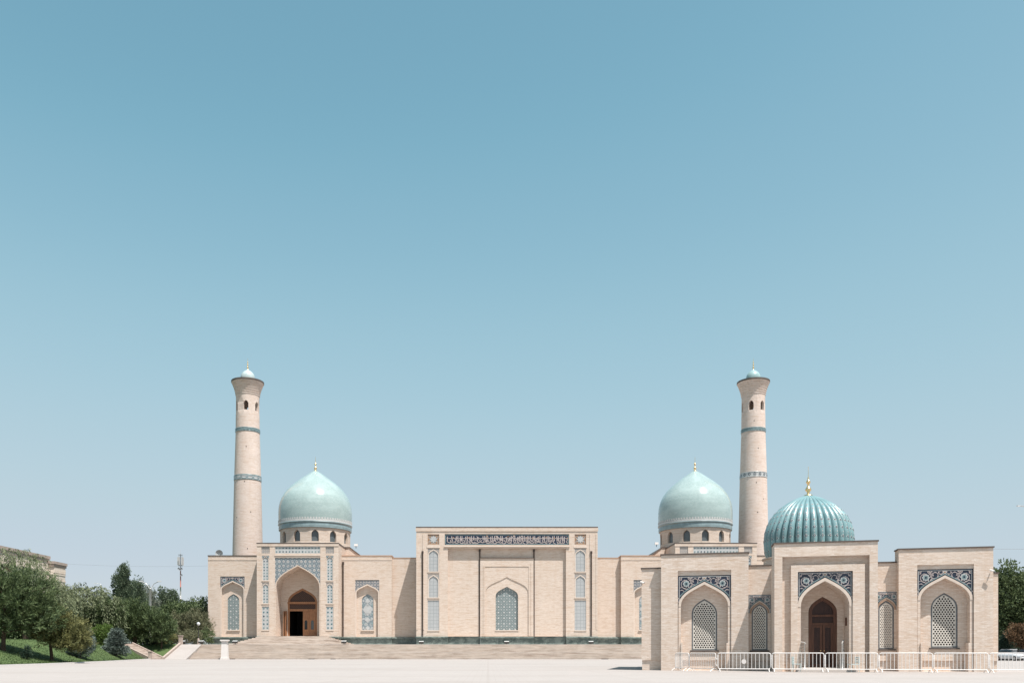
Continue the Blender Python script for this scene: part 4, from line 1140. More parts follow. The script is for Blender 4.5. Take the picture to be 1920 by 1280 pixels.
def mcoping(a, b, v, z, back=DEPTH):
    m_ = MB(); m_.box(a - 0.05, b + 0.05, v - 0.05, back, z - 0.01, z + 0.07); mpart(m_, 'coping', M['coping'])

ROOF = 6.0
def wing_block(xl, xr, nl, nr_, ytop_l, ytop_r, yrec, yspan, wl, wr, wyt, wyb):
    a, b = Uu(xl), Uu(xr)
    zt = (Zz(xl, ytop_l) + Zz(xr, ytop_r)) / 2
    h0, h1 = Uu(nl), Uu(nr_); xm = (nl + nr_) / 2
    zr, zsp = Zz(xm, yrec), Zz(xm, yspan)
    m_ = MB(); m_.plate([rect(a, b, 0, zt), rect(h0, h1, 0.01, zr)], 0.0, [0.9, 0.9], True); m_.box(a + .02, b - .02, 1.0, DEPTH, 0, ROOF)
    blk = mpart(m_, 'wing_block', B2)
    mcoping(a, b, 0, zt, 0.92)
    # soffit panel above the spandrel
    m_ = MB(); m_.box(h0 - .02, h1 + .02, 0.08, 0.5, zsp, zr + 0.02); m_.build('panel_head', B2, blk)
    cx, w = (h0 + h1) / 2, h1 - h0
    band = 0.15; iw = w - 2 * band - 0.06
    zs = zsp - w * 0.60; zap = zsp - w * 0.18
    nb = arch_band('niche', museum, cx, iw, 0.012, zs, zap, band, 0.07, 0.62, B2)
    m_ = MB(); o = arch(cx, iw + 2 * band, zs, zs, zap + band * 1.15); i = arch(cx, iw + 0.01, zs, zs, zap + 0.01)
    m_.plate([o + i[::-1]], 0.05, 0.09); m_.build('arch_rim', M['rim'], nb)
    tile_spandrel('spandrel', nb, h0, h1, zsp, cx, w - 0.02, zs, zap + band * 1.15 + 0.01, 0.11, 'scroll', 0.052)
    for s2 in (1, -1):                             # jamb thickening below
        p, q = sorted((cx + s2 * (iw / 2 + 0.0), cx + s2 * (iw / 2 - 0.09)))
        m_ = MB(); m_.box(p, q, 0.002, 0.6, 0.01, Zz(xm, 1204)); m_.build('jamb_foot', B2, nb)
    wu0, wu1 = Uu(wl, 0.62), Uu(wr, 0.62); wx = (wu0 + wu1) / 2; ww = wu1 - wu0
    zt2, zb2 = Zz((wl + wr) / 2, wyt, 0.62), Zz((wl + wr) / 2, wyb, 0.62)
    zs2 = zt2 - ww * 0.62
    m_ = MB(); m_.plate([rect(h0 - .05, h1 + .05, 0.62, zr), arch(wx, ww + 0.14, zb2 - 0.07, zs2, zt2 + 0.085, 8)], 0.60, [1.0, 0.85]); m_.build('niche_wall', B2, nb)
    m_ = MB(); m_.box(h0 - .05, h1 + .05, 0.70, 1.0, 0.012, 0.62); m_.build('niche_plinth', B2, nb)
    lattice(nb, wx, ww, zb2, zs2, zt2, 0.66)
    return zt
ztB = wing_block(1239.5, 1403.5, 1271, 1371, 1040, 1036.6, 1068.5, 1077.5, 1299, 1342.5, 1124.5, 1216)
ztF = wing_block(1685, 1862.5, 1720, 1826, 1030.5, 1025.3, 1057.5, 1065.8, 1747.5, 1793, 1113.5, 1211)

def link_wall(xl, xr, ytop, wl, wr, wyt, wyb, syt):
    v = 0.45
    a, b = Uu(xl, v) - 0.3, Uu(xr, v) + 0.3
    xm = (wl + wr) / 2
    zt = Zz((xl + xr) / 2, ytop, v)
    wu0, wu1 = Uu(wl, v), Uu(wr, v); wx, ww = (wu0 + wu1) / 2, wu1 - wu0
    zt2, zb2 = Zz(xm, wyt, v), Zz(xm, wyb, v); zs2 = zt2 - ww * 0.62
    m_ = MB(); m_.plate([rect(a, b, 0.60, zt), arch(wx, ww + 0.14, zb2 - 0.07, zs2, zt2 + 0.085, 8)], v, [DEPTH - .5, v + 0.35]); lw = mpart(m_, 'link_wall', B2)
    m_ = MB(); m_.box(a, b, v + 0.09, v + 1, 0, 0.602); m_.build('plinth', B2, lw)
    mcoping(a, b, v, zt, DEPTH - .5)
    lattice(lw, wx, ww, zb2, zs2, zt2, v + 0.06, 0.118)
    hw = ww / 2 + 0.25
    zsp = Zz(xm, syt, v)
    tile_spandrel('spandrel', lw, wx - hw, wx + hw, zsp, wx, 2 * hw - 0.10, zs2 + 0.02, zt2 + 0.28, v - 0.03, 'small', 0.034)
    m_ = MB(); ar = arch(wx, ww + 0.36, zs2, zs2, zt2 + 0.21, 8); ai = arch(wx, ww + 0.16, zs2, zs2, zt2 + 0.1, 8)
    m_.plate([ar + ai[::-1]], v - 0.012, v + 0.02); m_.build('arch_rim', M['ochre_rim'], lw)
M['ochre_rim'] = plain('ochre_brick_rim', (0.44, 0.31, 0.23), 0.9, 0.15, 0.15, 5.0)
link_wall(1403.5, 1448, 1060.5, 1411.5, 1437, 1134, 1216, 1114.5)
link_wall(1646, 1685, 1054.5, 1649, 1674, 1128, 1213.5, 1109)

# end piers
def pier(xl, xr, ytop, side_):
    v = 0.47
    a, b = Uu(xl, v), Uu(xr, v)
    if side_ < 0: b += 0.3
    else: a -= 0.3
    zt = Zz((xl + xr) / 2, ytop, v)
    m_ = MB(); m_.plate([rect(a, b, 0.62, zt)], v, DEPTH - 1, True); pr = mpart(m_, 'end_pier', B2)
    m_ = MB(); m_.box(a + .03, b - .03, v + 0.07, DEPTH - 1.1, 0, 0.622); m_.build('plinth', B2, pr)
    mcoping(a, b, v, zt, DEPTH - 1)
pier(1203, 1240, 1065.5, -1)
pier(1862, 1871.5, 1074.5, 1)

# middle portal
PV = -1.9
uP = lambda x, v=PV: Uu(x, v)
nd_ = PV + 2.0
a, b = uP(1452), uP(1646)
ztD = (Zz(1452, 1018.8, PV) + Zz(1646, 1014.4, PV)) / 2
zP = lambda y, x=1549, v=PV: Zz(x, y, v)
h0, h1 = uP(1467), uP(1630.5)
m_ = MB(); m_.plate([rect(a, b, 0, ztD), rect(h0, h1, 0.01, zP(1041.5))], PV, [PV + 1.5, PV + 1.4], True); m_.box(a + .02, b - .02, nd_ + .42, DEPTH, 0, ROOF); m_.box(a + .02, h0, PV + 1.4, nd_ + .5, 0, ROOF); m_.box(h1, b - .02, PV + 1.4, nd_ + .5, 0, ROOF); pd = mpart(m_, 'portal_block', B2)
mcoping(a, b, PV, ztD, PV + 1.52)
m_ = MB(); m_.plate([rect(h0 - .05, h1 + .05, 0.012, zP(1041.5) + .05), rect(uP(1497), uP(1601), 0.01, zP(1068))], PV + 0.36, [PV + 1.2, PV + 1.2]); m_.build('recess_wall', B2, pd)
f0, f1 = uP(1483.5), uP(1622.5)
n0, n1 = uP(1496.5), uP(1600)
m_ = MB(); m_.plate([rect(f0, f1, 0.012, zP(1057.5)), rect(n0, n1, 0.011, zP(1070))], PV + 0.12, [PV + 0.4, PV + 0.5]); m_.build('inner_frame', B2, pd)
cx, w = (n0 + n1) / 2, n1 - n0
zsp = zP(1070); band = 0.17; iw = w - 2 * band
zs, zap = zP(1136), zP(1088)
nd_ = PV + 2.0
nb = arch_band('entrance_niche', museum, cx, iw, 0.012, zs, zap, band, PV + 0.2, nd_, B2)
m_ = MB(); o_ = arch(cx, iw + 2 * band, zs, zs, zap + band * 1.15); i_ = arch(cx, iw + 0.01, zs, zs, zap + 0.01)
m_.plate([o_ + i_[::-1]], PV + 0.18, PV + 0.23); m_.build('arch_rim', M['rim'], nb)
tile_spandrel('spandrel', nb, n0, n1, zsp, cx, w - 0.02, zs, zap + band * 1.15 + 0.01, PV + 0.24, 'scroll', 0.050)
dcx = (Uu(1515.5, nd_) + Uu(1569.5, nd_)) / 2; dw = Uu(1569.5, nd_) - Uu(1515.5, nd_)
zDt, zDs = Zz(1542, 1118, nd_), Zz(1542, 1148, nd_)
DF = 0.22                                         # door sill height
m_ = MB(); m_.plate([rect(n0 - .1, n1 + .1, 0.013, zsp), arch(dcx, dw, DF, zDs, zDt, 9)], nd_ - 0.03, [nd_ + 0.4, nd_ + 0.3]); m_.build('niche_wall', B2, nb)
m_ = MB(); m_.box(n0 + .02, n1 - .02, PV + 0.05, nd_ + 0.3, 0.014, DF - 0.004); m_.box(cx - iw * .62, cx + iw * .62, PV - 0.55, PV + 0.045, 0.004, 0.12); m_.build('doorstep', M['nosing'], nb)
fr = arch(dcx, dw - 0.01, DF, zDs, zDt - 0.01); fi = arch(dcx, dw - 0.42, DF, zDs, zDt - 0.24)
m_ = MB(); m_.plate([fr[1:] + [fr[0], fi[0]] + list(reversed(fi[1:]))], nd_ + 0.02, nd_ + 0.2)
zt1, zt2_ = Zz(1542, 1151.5, nd_), Zz(1542, 1155.5, nd_)
m_.box(dcx - dw / 2 + .02, dcx + dw / 2 - .02, nd_ + 0.0, nd_ + 0.18, zt2_, zt1)
zt3, zt4 = Zz(1542, 1167, nd_), Zz(1542, 1170.5, nd_)
m_.box(dcx - dw / 2 + .19, dcx + dw / 2 - .19, nd_ + 0.03, nd_ + 0.18, zt4, zt3)
dr = mpart(m_, 'doorway', M['wood_dark'])
m_ = MB(); m_.plate([arch(dcx, dw - 0.40, zt1 - .02, zDs, zDt - 0.23)], nd_ + 0.12, nd_ + 0.16); m_.box(dcx - dw / 2 + .2, dcx + dw / 2 - .2, nd_ + 0.12, nd_ + 0.16, zt3 + .002, zt2_ - .002); m_.build('glazing', M['wood_red'], dr)
for s2 in (-1, 1):
    x0, x1 = sorted((dcx + s2 * 0.012, dcx + s2 * (dw / 2 - 0.2)))
    xm = (x0 + x1) / 2; wh = (x1 - x0) / 2
    m_ = MB(); m_.plate([rect(x0, x1, DF + 0.01, zt4 - .004), rect(x0 + .13, x1 - .13, DF + 0.9, zt4 - 0.16), rect(x0 + .13, x1 - .13, DF + 0.2, DF + 0.75)], nd_ + 0.08, [nd_ + 0.14, nd_ + .11, nd_ + .11]); lf = m_.build('door_leaf', M['wood_dark'], dr)
    for (za, zb_) in ((DF + 0.9, zt4 - 0.16), (DF + 0.2, DF + 0.75)):
        m_ = MB(); m_.box(x0 + .125, x1 - .125, nd_ + 0.11, nd_ + 0.14, za - .01, zb_ + .01); m_.box(x0 + .2, x1 - .2, nd_ + 0.09, nd_ + 0.112, za + .08, zb_ - .08); m_.build('door_panel', M['wood_red'] if 'wood_red' in M else M['wood_dark'], dr)
    m_ = MB(); m_.box(min(dcx, dcx + s2 * dw / 2), max(dcx, dcx + s2 * dw / 2), nd_ + .19, nd_ + .22, DF, zDt); m_.build('door_backing', M['dark'], dr)  # added dark sheet, stops daylight showing through the gap between the leaves
    m_ = MB(); m_.use(0, True).lathe([(.03, 0), (.045, .03), (.03, .06), (.01, .07)], 8, (dcx + s2 * 0.1, nd_ + 0.05, DF + 0.95)); m_.build('handle', M['gold'], dr)
m_ = MB(); m_.box(Uu(1591.2, PV + 1.0), Uu(1591.2, PV + 1.0) + 0.05, PV + 0.95, PV + 1.25, Zz(1591, 1172, PV + 1), Zz(1591, 1157, PV + 1)); m_.box(cx + iw / 2 - 0.05, cx + iw / 2 - 0.002, PV + 0.9, PV + 1.3, Zz(1591, 1172, PV + 1), Zz(1591, 1157, PV + 1))
m_.v = m_.v[8:]; m_.f = [tuple(i - 8 for i in f) for f in m_.f[6:]]; m_.mi = m_.mi[6:]; m_.sm = m_.sm[6:]
tag(mpart(m_, 'wall_plaque', M['wood_dark']), 'small dark plaque on the right side of the entrance niche')

# ribbed dome
TD = 6.3
kx = (1515.5 - CX) / F
YD = None
dux, dvx = Uu(1515.5, TD), TD
YD = OY - dux * sa + dvx * ca
kd = YD / F
zd = lambda y: EYE + (HY - y) * kd
dome = empty('ribbed_dome', (dux, dvx, 0)); dome.parent = museum
m_ = MB(); m_.use(0).lathe([(80 * kd, zd(1075)), (80 * kd, zd(1049)), (83 * kd, zd(1048)), (83 * kd, zd(1046)), (70 * kd, zd(1045))], 72); m_.build('drum', M['bandgrey2'] if 'bandgrey2' in M else M['brick2'], dome)
PR = [(78.0, 1045), (80.0, 1040), (81.8, 1033), (82.9, 1024), (83.2, 1014), (82.6, 1004), (80.8, 994), (77.8, 984.5), (73.6, 975.5), (68.0, 967), (61.0, 959), (52.8, 951.6), (43.4, 945), (33.0, 939), (22.0, 934), (12.0, 930.4), (6.0, 928.8)]
P = np.array(PR); tt = np.linspace(0, len(P) - 1, 30)
PRF = [(float(np.interp(q, np.arange(len(P)), P[:, 0])), float(np.interp(q, np.arange(len(P)), P[:, 1]))) for q in tt]
NR = 36; dA = 2 * PI / NR
m_ = MB(); m_.use(0, True)
na = 8; vv = []
def ribr(r, f): return r * kd * (0.855 + 0.105 * math.sqrt(max(0.0, 1 - (abs(f) * 0.985) ** 2.0)))
for (r, y) in PRF:
    for j in range(na + 1):
        f = -1 + 2 * j / na
        an = -PI / 2 + f * dA / 2
        rr_ = ribr(r, f)
        vv.append((rr_ * math.cos(an), rr_ * math.sin(an), zd(y)))
m_.add(vv, [(i * (na + 1) + j, i * (na + 1) + j + 1, (i + 1) * (na + 1) + j + 1, (i + 1) * (na + 1) + j) for i in range(len(PRF) - 1) for j in range(na)])
def on_rib(y, f, out):
    r = float(np.interp(-y, -P[:, 1], P[:, 0])); an = -PI / 2 + f * dA / 2; q = ribr(r, f) + out
    return (q * math.cos(an), q * math.sin(an), zd(y))
for y, sc in [(1034, .9), (1013.5, 1.0), (997.5, 0.95), (983.5, 0.8), (971.5, 0.62), (961.5, 0.5), (953.5, 0.4)]:
    for (mi, s1, o1) in ((1, 1.0, .012), (2, 0.62, .02), (1, 0.26, .026)):
        hy, hf = 3.9 * sc * s1, 0.60 * s1 * (1 if sc > .7 else .8)
        m_.use(mi).add([on_rib(y - hy, 0, o1), on_rib(y, hf, o1), on_rib(y + hy, 0, o1), on_rib(y, -hf, o1)], [(0, 1, 2, 3)])
for y in (1024, 1005.5, 990.5, 977.5):
    m_.use(1).add([on_rib(y - 1.5, 0, .012), on_rib(y, .16, .012), on_rib(y + 1.5, 0, .012), on_rib(y, -.16, .012)], [(0, 1, 2, 3)])
rib = m_.build('rib', [M['rib'], M['white_tile'], M['navy2']], dome)
for i in range(1, NR): share(rib, dome, None, i * dA)
m_ = MB(); m_.use(0, True).lathe([(max(p, .02) * kd, zd(y)) for p, y in [(8.0, 929.2), (7.8, 928), (3.4, 926.6), (2.2, 925), (2.6, 922), (5.0, 919.5), (5.8, 917.5), (4.4, 914.6), (2.0, 911), (1.6, 909), (2.6, 906.5), (3.9, 904.2), (3.9, 902.6), (2.6, 900), (1.0, 898), (1.5, 896.4), (1.2, 895), (0.5, 893.5), (0.35, 884), (0.3, 876), (0.7, 875.3), (0.0, 874.5)]], 20)
m_.build('finial', M['gold'], dome)

# cameras and lamps on the museum walls
def wall_camera(x, y, v, label, kind='camera'):
    o = empty('security_camera', (0, 0, 0)); 
    u, z = Uu(x, v), Zz(x, y, v)
    o.location = museum.matrix_basis @ Vector((u, v, z)); o.rotation_euler.z = -A_ROT
    tag(o, label, 'camera', 'security cameras'); o.scale = (.7, .7, .7)
    m_ = MB(); m_.box(-.03, .03, -.02, .12, -.05, .05); m_.tube([(0, 0.0, 0), (-.02, -.12, .03)], .02); m_.build('bracket', M['white_paint'], o)
    m_ = MB(); m_.use(0, True).tube([(-.18, -.14, .10), (.16, -.18, -.02)], .06, 8); m_.build('housing', M['white_paint'], o)
    m_ = MB(); m_.use(0, True).tube([(.16, -.18, -.02), (.20, -.185, -.035)], .045, 8); m_.build('lens', M['lamp'], o)
wall_camera(1204.5, 1092, 0.40, 'white security camera on the left end pier of the museum')
wall_camera(1859, 1070, -0.12, 'white security camera near the top right corner of the museum')

# steel handrails by the museum door
def handrail(x, label, dx):
    u = Uu(x, PV - 0.1)
    o = empty('handrail', museum.matrix_basis @ Vector((u, PV - 0.1, 0)), -A_ROT); tag(o, label, 'handrail', 'handrails beside the museum door')
    L = 1.2
    for f in (0.0, 0.5, 1.0):
        m_ = MB(); m_.use(0, True).tube([(dx * f, L * f, 0.02), (dx * f, L * f, 1.62 + .16 * f)], .028, 8); m_.build('post', M['steel'], o)
    for i in range(7):
        z = 0.35 + i * 0.19; m_ = MB(); m_.use(0, True).tube([(0, 0, z), (dx, L, z + 0.10)], .027, 6); m_.build('rail', M['steel'], o)
    m_ = MB(); m_.use(0, True).tube([(-dx * .12, -.14, 1.56), (0, 0, 1.64), (dx, L, 1.80)], .034, 8); m_.build('top_rail', M['steel'], o)
handrail(1508.5, 'steel handrail on the left of the museum door', -0.5)
handrail(1579, 'steel handrail on the right of the museum door', 0.28)

# pale plastic chairs left outside the door
def chair(x, label, rz):
    o = empty('chair', museum.matrix_basis @ Vector((Uu(x, PV - 0.55), PV - 0.55, 0.0)), -A_ROT + rz); tag(o, label, 'chair', 'chairs beside the museum door')
    mt = M['chair']
    m_ = MB(); m_.box(-.24, .24, -.23, .23, .42, .46); m_.build('seat', mt, o)
    m_ = MB(); m_.box(-.24, -.19, .19, .25, .46, .86); m_.box(.19, .24, .19, .25, .46, .86)
    for i in range(3): m_.box(-.19, .19, .2, .24, .54 + i * .12, .60 + i * .12)
    m_.build('backrest', mt, o)
    for (x_, y_) in ((-.21, -.2), (.21, -.2), (-.21, .21), (.21, .21)):
        m_ = MB(); m_.tube([(x_ * 1.1, y_ * 1.1, 0), (x_, y_, .42)], [.018, .024], 6); m_.build('leg', mt, o)
M['chair'] = plain('pale_turquoise_plastic', (0.62, 0.72, 0.71), 0.4, 0.4, 0.05)
chair(1494, 'pale turquoise chair standing left of the museum door', R(75))
chair(1600, 'pale turquoise chair standing right of the museum door', R(-75))

# ------------------------------------------------------------------ crowd barriers
def barrier(p, q, label, nb=13, h=1.06, disc=False, r=0.02):
    P0, P1 = Vector(p), Vector(q)
    d = P1 - P0; L = d.length - 0.04
    o = empty('crowd_barrier', (P0.x, P0.y, 0), math.atan2(d.y, d.x)); tag(o, label, 'barrier', 'white crowd barriers in front of the museum')
    zb = 0.17; c = 0.10; x0, x1 = 0.03, L
    loop = [(x0 + c, 0, h), (x0 + c * .3, 0, h - c * .3), (x0, 0, h - c), (x0, 0, zb + c), (x0 + c * .3, 0, zb + c * .3), (x0 + c, 0, zb), (x1 - c, 0, zb), (x1 - c * .3, 0, zb + c * .3), (x1, 0, zb + c), (x1, 0, h - c), (x1 - c * .3, 0, h - c * .3), (x1 - c, 0, h), (x0 + c, 0, h)]
    m_ = MB(); m_.use(0, True).tube(loop, r * 1.15, 8, False); m_.build('frame', M['white_paint'], o)
    m_ = MB(); m_.use(0, True).tube([(0, 0, zb), (0, 0, h)], r * 0.72, 6, False)
    b0 = None
    for i in range(nb):
        x = x0 + (x1 - x0) * (i + 1) / (nb + 1)
        if b0 is None: b0 = m_.build('bar', M['white_paint'], o, (x, 0, 0))
        else: share(b0, o, (x, 0, 0))
    f0 = None
    for x in (x0 + 0.10, x1 - 0.10):
        if f0 is None:
            m_ = MB(); m_.use(0, True).tube([(0, -.34, .015), (0, -.30, .06), (0, -.14, .15), (0, 0, zb + .01), (0, .14, .15), (0, .30, .06), (0, .34, .015)], r, 8); f0 = m_.build('foot', M['white_paint'], o, (x, 0, 0))
        else: share(f0, o, (x, 0, 0))
    m_ = MB(); m_.use(0, True).tube([(x1 + .01, 0, h * .72), (x1 + .07, 0, h * .72), (x1 + .07, 0, h * .66)], .012, 6); m_.tube([(x1 + .01, 0, h * .38), (x1 + .07, 0, h * .38), (x1 + .07, 0, h * .32)], .012, 6)
    m_.build('hook', M['white_paint'], o)
    if disc:
        m_ = MB(); m_.disc(L / 2, h * .55, .13, -.05, 16, 0.02); m_.disc(L / 2, h * .55, .13, -.03, 16); m_.build('round_plate', M['white_stone'], o)
BV_ = -3.0
def bpos(x, v=BV_): return (museum.matrix_basis @ Vector((Uu(x, v), v, 0))).xy
museum.matrix_basis
xs = [1345, 1446.5, 1546.5, 1647.5, 1750, 1854.5, 1958]
lbs = ['white crowd barrier with a round plate, before the left museum window', 'white crowd barrier left of the museum door, reaching in front of it', 'white crowd barrier from the museum door to the right portal pier',
       'white crowd barrier in front of the narrow right lattice window', 'white crowd barrier below the large right lattice window', 'white crowd barrier at the right edge of the picture']
for i in range(6): barrier(bpos(xs[i]), bpos(xs[i + 1]), lbs[i], 13, disc=(i == 0))
pA = bpos(1343); pB = Vector((PX(1292.5, 50.1), 50.1)); pC = Vector((PX(1266, 51.35), 51.35))
barrier(pB, pA, 'white crowd barrier turned end-on, next to the row, with close-set bars', 14, r=0.017)
barrier(pC, pB, 'white crowd barrier turned end-on, touching the left block of the museum', 14, r=0.017)

# white stone pillar before the staircase
o = empty('stone_pillar', (PX(421.5, 134), 134.0, 0)); tag(o, 'white stone pillar with square cap at the foot of the staircase', 'pillar')
m_ = MB(); m_.add([(-.48, -.48, .25), (.48, -.48, .25), (.48, .48, .25), (-.48, .48, .25), (-.40, -.40, 2.75), (.40, -.40, 2.75), (.40, .40, 2.75), (-.40, .40, 2.75)], [(0, 1, 5, 4), (1, 2, 6, 5), (2, 3, 7, 6), (3, 0, 4, 7)]); m_.build('shaft', M['white_stone'], o)
m_ = MB(); m_.box(-.56, .56, -.56, .56, 0, .25); m_.build('base', M['white_stone'], o)
m_ = MB(); m_.box(-.46, .46, -.46, .46, 2.752, 2.86); m_.box(-.58, .58, -.58, .58, 2.862, 3.08); m_.build('cap', M['white_stone'], o)

# ------------------------------------------------------------------ trees and shrubs
def tube_limb(mb, p, q, r0, r1, bend, rr):
    p, q = Vector(p), Vector(q); m = (p + q) / 2 + Vector((rr.uniform(-1, 1), rr.uniform(-1, 1), rr.uniform(-.2, .6))) * bend
    mb.tube([p, (p + m) / 2 * 1.0, m, (m + q) / 2, q], [r0, r0 * .85 + r1 * .15, (r0 + r1) / 2, r0 * .2 + r1 * .8, r1], 7)

def plant(name, loc, blobs, mat, n_cl, cl_r, n_leaf, leaf, asp, style, trunk, label, cat='tree', group=None, seed=0, twist=0.0, trunks=1, shell=0.55):
    """trunk with limbs and a crown of clumps; blobs = ellipsoids (x, y, z, rx, ry, rz) relative to the foot"""
    rg = np.random.default_rng(seed + 100); rr = random.Random(seed)
    if style in ('needle', 'spruce'): n_cl = int(n_cl * 1.45); n_leaf = int(n_leaf * 1.3); asp *= 1.35; shell = min(shell, .4)
    elif style in ('leaf', 'up'): n_cl = int(n_cl * 1.3); n_leaf = int(n_leaf * 1.25); asp *= 1.1; shell = min(shell, .45)
    o = empty(name, loc); tag(o, label, cat, group)
    vol = np.array([b[3] * b[4] * b[5] for b in blobs]) ** 0.75
    pick = rg.choice(len(blobs), n_cl, p=vol / vol.sum())
    B_ = np.array(blobs)[pick]
    dirs = unit(rg.normal(size=(n_cl, 3)))
    rad = shell + (1.02 - shell) * rg.random(n_cl) ** 0.6
    lump = 1 + 0.16 * np.sin(dirs[:, 0] * 5 + seed) * np.cos(dirs[:, 2] * 6 + seed * 2) + 0.10 * rg.normal(size=n_cl)
    C = B_[:, :3] + dirs * B_[:, 3:6] * (rad * lump)[:, None]
    C[:, 2] = np.maximum(C[:, 2], 0.15)
    mid = np.average(np.array(blobs)[:, :3], axis=0, weights=vol)
    P, D, L = [], [], []
    sz = cl_r * (0.65 + 0.7 * rg.random(n_cl))
    Cn = np.repeat(C, n_leaf, axis=0); Sn = np.repeat(sz, n_leaf); On = np.repeat(unit(C - (mid * [1, 1, .8])), n_leaf, axis=0)
    N_ = len(Cn)
    rnd = unit(rg.normal(size=(N_, 3)))
    if style == 'needle':                         # tufts of needles that radiate up and outwards
        dcl = np.repeat(unit(unit(C - mid) * 0.8 + rg.normal(size=(n_cl, 3)) * .35 + np.array([0, 0, .75])), n_leaf, axis=0)
        t = rg.random(N_)
        P = Cn + dcl * (Sn * (t - .5) * 2.1)[:, None] + rnd * (Sn * .30 * (1 - .6 * t))[:, None]
        D = unit(dcl * 0.9 + rnd * 0.75)
        L = leaf * (0.7 + 0.6 * rg.random(N_))
    elif style == 'spruce':
        out = Cn - mid; out[:, 2] = 0; out = unit(out)
        P = Cn + rnd * (Sn * 0.8)[:, None] * np.array([1, 1, .35]); D = unit(out * .8 + rnd * .7 + np.array([0, 0, .12])); L = leaf * (0.7 + 0.6 * rg.random(N_))
    elif style == 'droop':                        # hanging strands
        t = np.tile(np.linspace(0, 1, n_leaf), n_cl)
        Ls = np.repeat(cl_r * (1.0 + 1.3 * rg.random(n_cl)), n_leaf)
        out = On.copy(); out[:, 2] = 0
        P = Cn + out * (Ls * 0.42 * np.sqrt(t))[:, None] + np.array([0, 0, -1.0]) * (Ls * t ** 1.35)[:, None] + np.array([0, 0, .35]) * (np.sin(t * PI) * Ls)[:, None] + rnd * 0.10
        D = unit(np.array([0, 0, -.8]) + out * .5 + rnd * .55); L = leaf * (0.7 + 0.6 * rg.random(N_))
    elif style == 'up':
        P = Cn + rnd * (Sn * rg.random(N_) ** .4)[:, None] * np.array([.8, .8, 1.2]); D = unit(rnd + np.array([0, 0, .8])); L = leaf * (0.7 + 0.6 * rg.random(N_))
    else:
        P = Cn + rnd * (Sn * rg.random(N_) ** .4)[:, None] * np.array([1, 1, .75]); D = unit(rnd + On * .3 + np.array([0, 0, -.1])); L = leaf * (0.7 + 0.6 * rg.random(N_))
    side_ = unit(np.cross(D, unit(rg.normal(size=(N_, 3)))))
    quads('crown', P, D, side_ * (L * asp)[:, None], L, M[mat], o)
    if trunk > 0:
        m_ = MB(); m_.use(0, True)
        top = float(max(b[2] + b[5] * .5 for b in blobs))
        for k in range(trunks):
            ox, oy = (rr.uniform(-.5, .5) * (k > 0), rr.uniform(-.3, .3) * (k > 0))
            pts = [(ox, oy, -.3), (ox * 1.1, oy, .3), (ox * 1.3 + rr.uniform(-.15, .15), oy, top * .3), (mid[0] * .6 + ox, mid[1] * .6, top * .6), (mid[0], mid[1], top)]
            m_.tube(pts, [trunk * 1.25, trunk, trunk * .8, trunk * .5, trunk * .12], 9)
        idx_ = rg.choice(n_cl, min(n_cl, 16), replace=False)
        for i in idx_:
            z0 = max(.25 * top, min(top * .9, C[i, 2] * .75)); f = z0 / top
            s_ = Vector((mid[0] * f, mid[1] * f, z0)); tube_limb(m_, s_, C[i], trunk * .38, trunk * .07, .35, rr)
        m_.build('trunk', M['bark'], o)
    return o
def at(x, Y): return (PX(x, Y), Y, lawn_z(PX(x, Y), Y))

PINES = 'pines on the lawn bank'
# foreground pines
plant('pine_tree', at(6, 82), [(0.2, 0, 4.3, 3.9, 3.4, 2.9), (1.6, .5, 5.6, 3.0, 2.6, 2.3), (-2.2, 0, 5.2, 3.2, 3, 2.8), (3.3, .3, 3.4, 2.2, 2.2, 1.7), (-1.0, -.5, 2.6, 1.6, 1.5, 0.9)], 'pine', 620, .52, 30, .34, .075, 'needle', .22, 'large dark green pine at the far left edge of the lawn', group=PINES, seed=1)
plant('pine_tree', at(97, 85), [(0.1, 0, 3.3, 2.3, 2.2, 1.7), (-1.0, 0, 4.4, 1.9, 1.9, 1.6), (1.6, -.3, 2.6, 2.1, 1.9, 1.4), (2.2, 0, 1.7, 1.5, 1.4, .8)], 'pine_y', 430, .48, 30, .32, .075, 'needle', .17, 'yellowish pine with short trunk leaning over a blue spruce', group=PINES, seed=2)
plant('pine_tree', at(-60, 92), [(0, 0, 4.5, 4.5, 3.6, 3.6)], 'pine', 300, .55, 26, .36, .08, 'needle', .22, 'dark pine mostly cut off by the left picture edge', group=PINES, seed=17)
plant('willow_tree', at(48, 108), [(-1.6, 0, 9.2, 3.4, 3, 2.6), (-4.8, 0, 8.8, 3.4, 3, 2.8), (1.4, 0, 7.2, 2.8, 2.6, 2.2), (3.4, 0, 5.6, 2.0, 2, 1.8)], 'willow', 620, 1.5, 24, .34, .13, 'droop', .35, 'tall drooping willow in front of the old building at left', seed=3)
plant('willow_tree', at(158, 128), [(0, 0, 6.6, 3.6, 3, 2.3), (2.6, 0, 5.6, 2.4, 2.4, 1.9), (-3.0, 0, 6.8, 2.4, 2.4, 2.2)], 'willow', 720, 1.4, 22, .42, .14, 'droop', .3, 'round greyish willow behind the row of pines', seed=4)
plant('blue_spruce', at(151, 95), [(0, 0, 1.5, 1.35, 1.3, 1.4), (.2, 0, 2.6, .8, .8, .9)], 'spruce', 170, .30, 34, .22, .10, 'spruce', .09, 'blue spruce half hidden behind the yellowish pine', 'spruce', 'blue spruces on the lawn', 5)
spr = plant('blue_spruce', at(219, 114), [(0, 0, .85, 1.38, 1.3, .70), (-.05, 0, 1.75, 1.05, 1.0, .55), (.0, 0, 2.45, .68, .66, .5), (0.05, 0, 3.0, .40, .4, .35)], 'spruce', 240, .26, 36, .20, .10, 'spruce', .09, 'freestanding blue spruce in rounded tiers in the middle of the lawn', 'spruce', 'blue spruces on the lawn', 6)
spr.scale = (1.2, 1.2, 1.15)
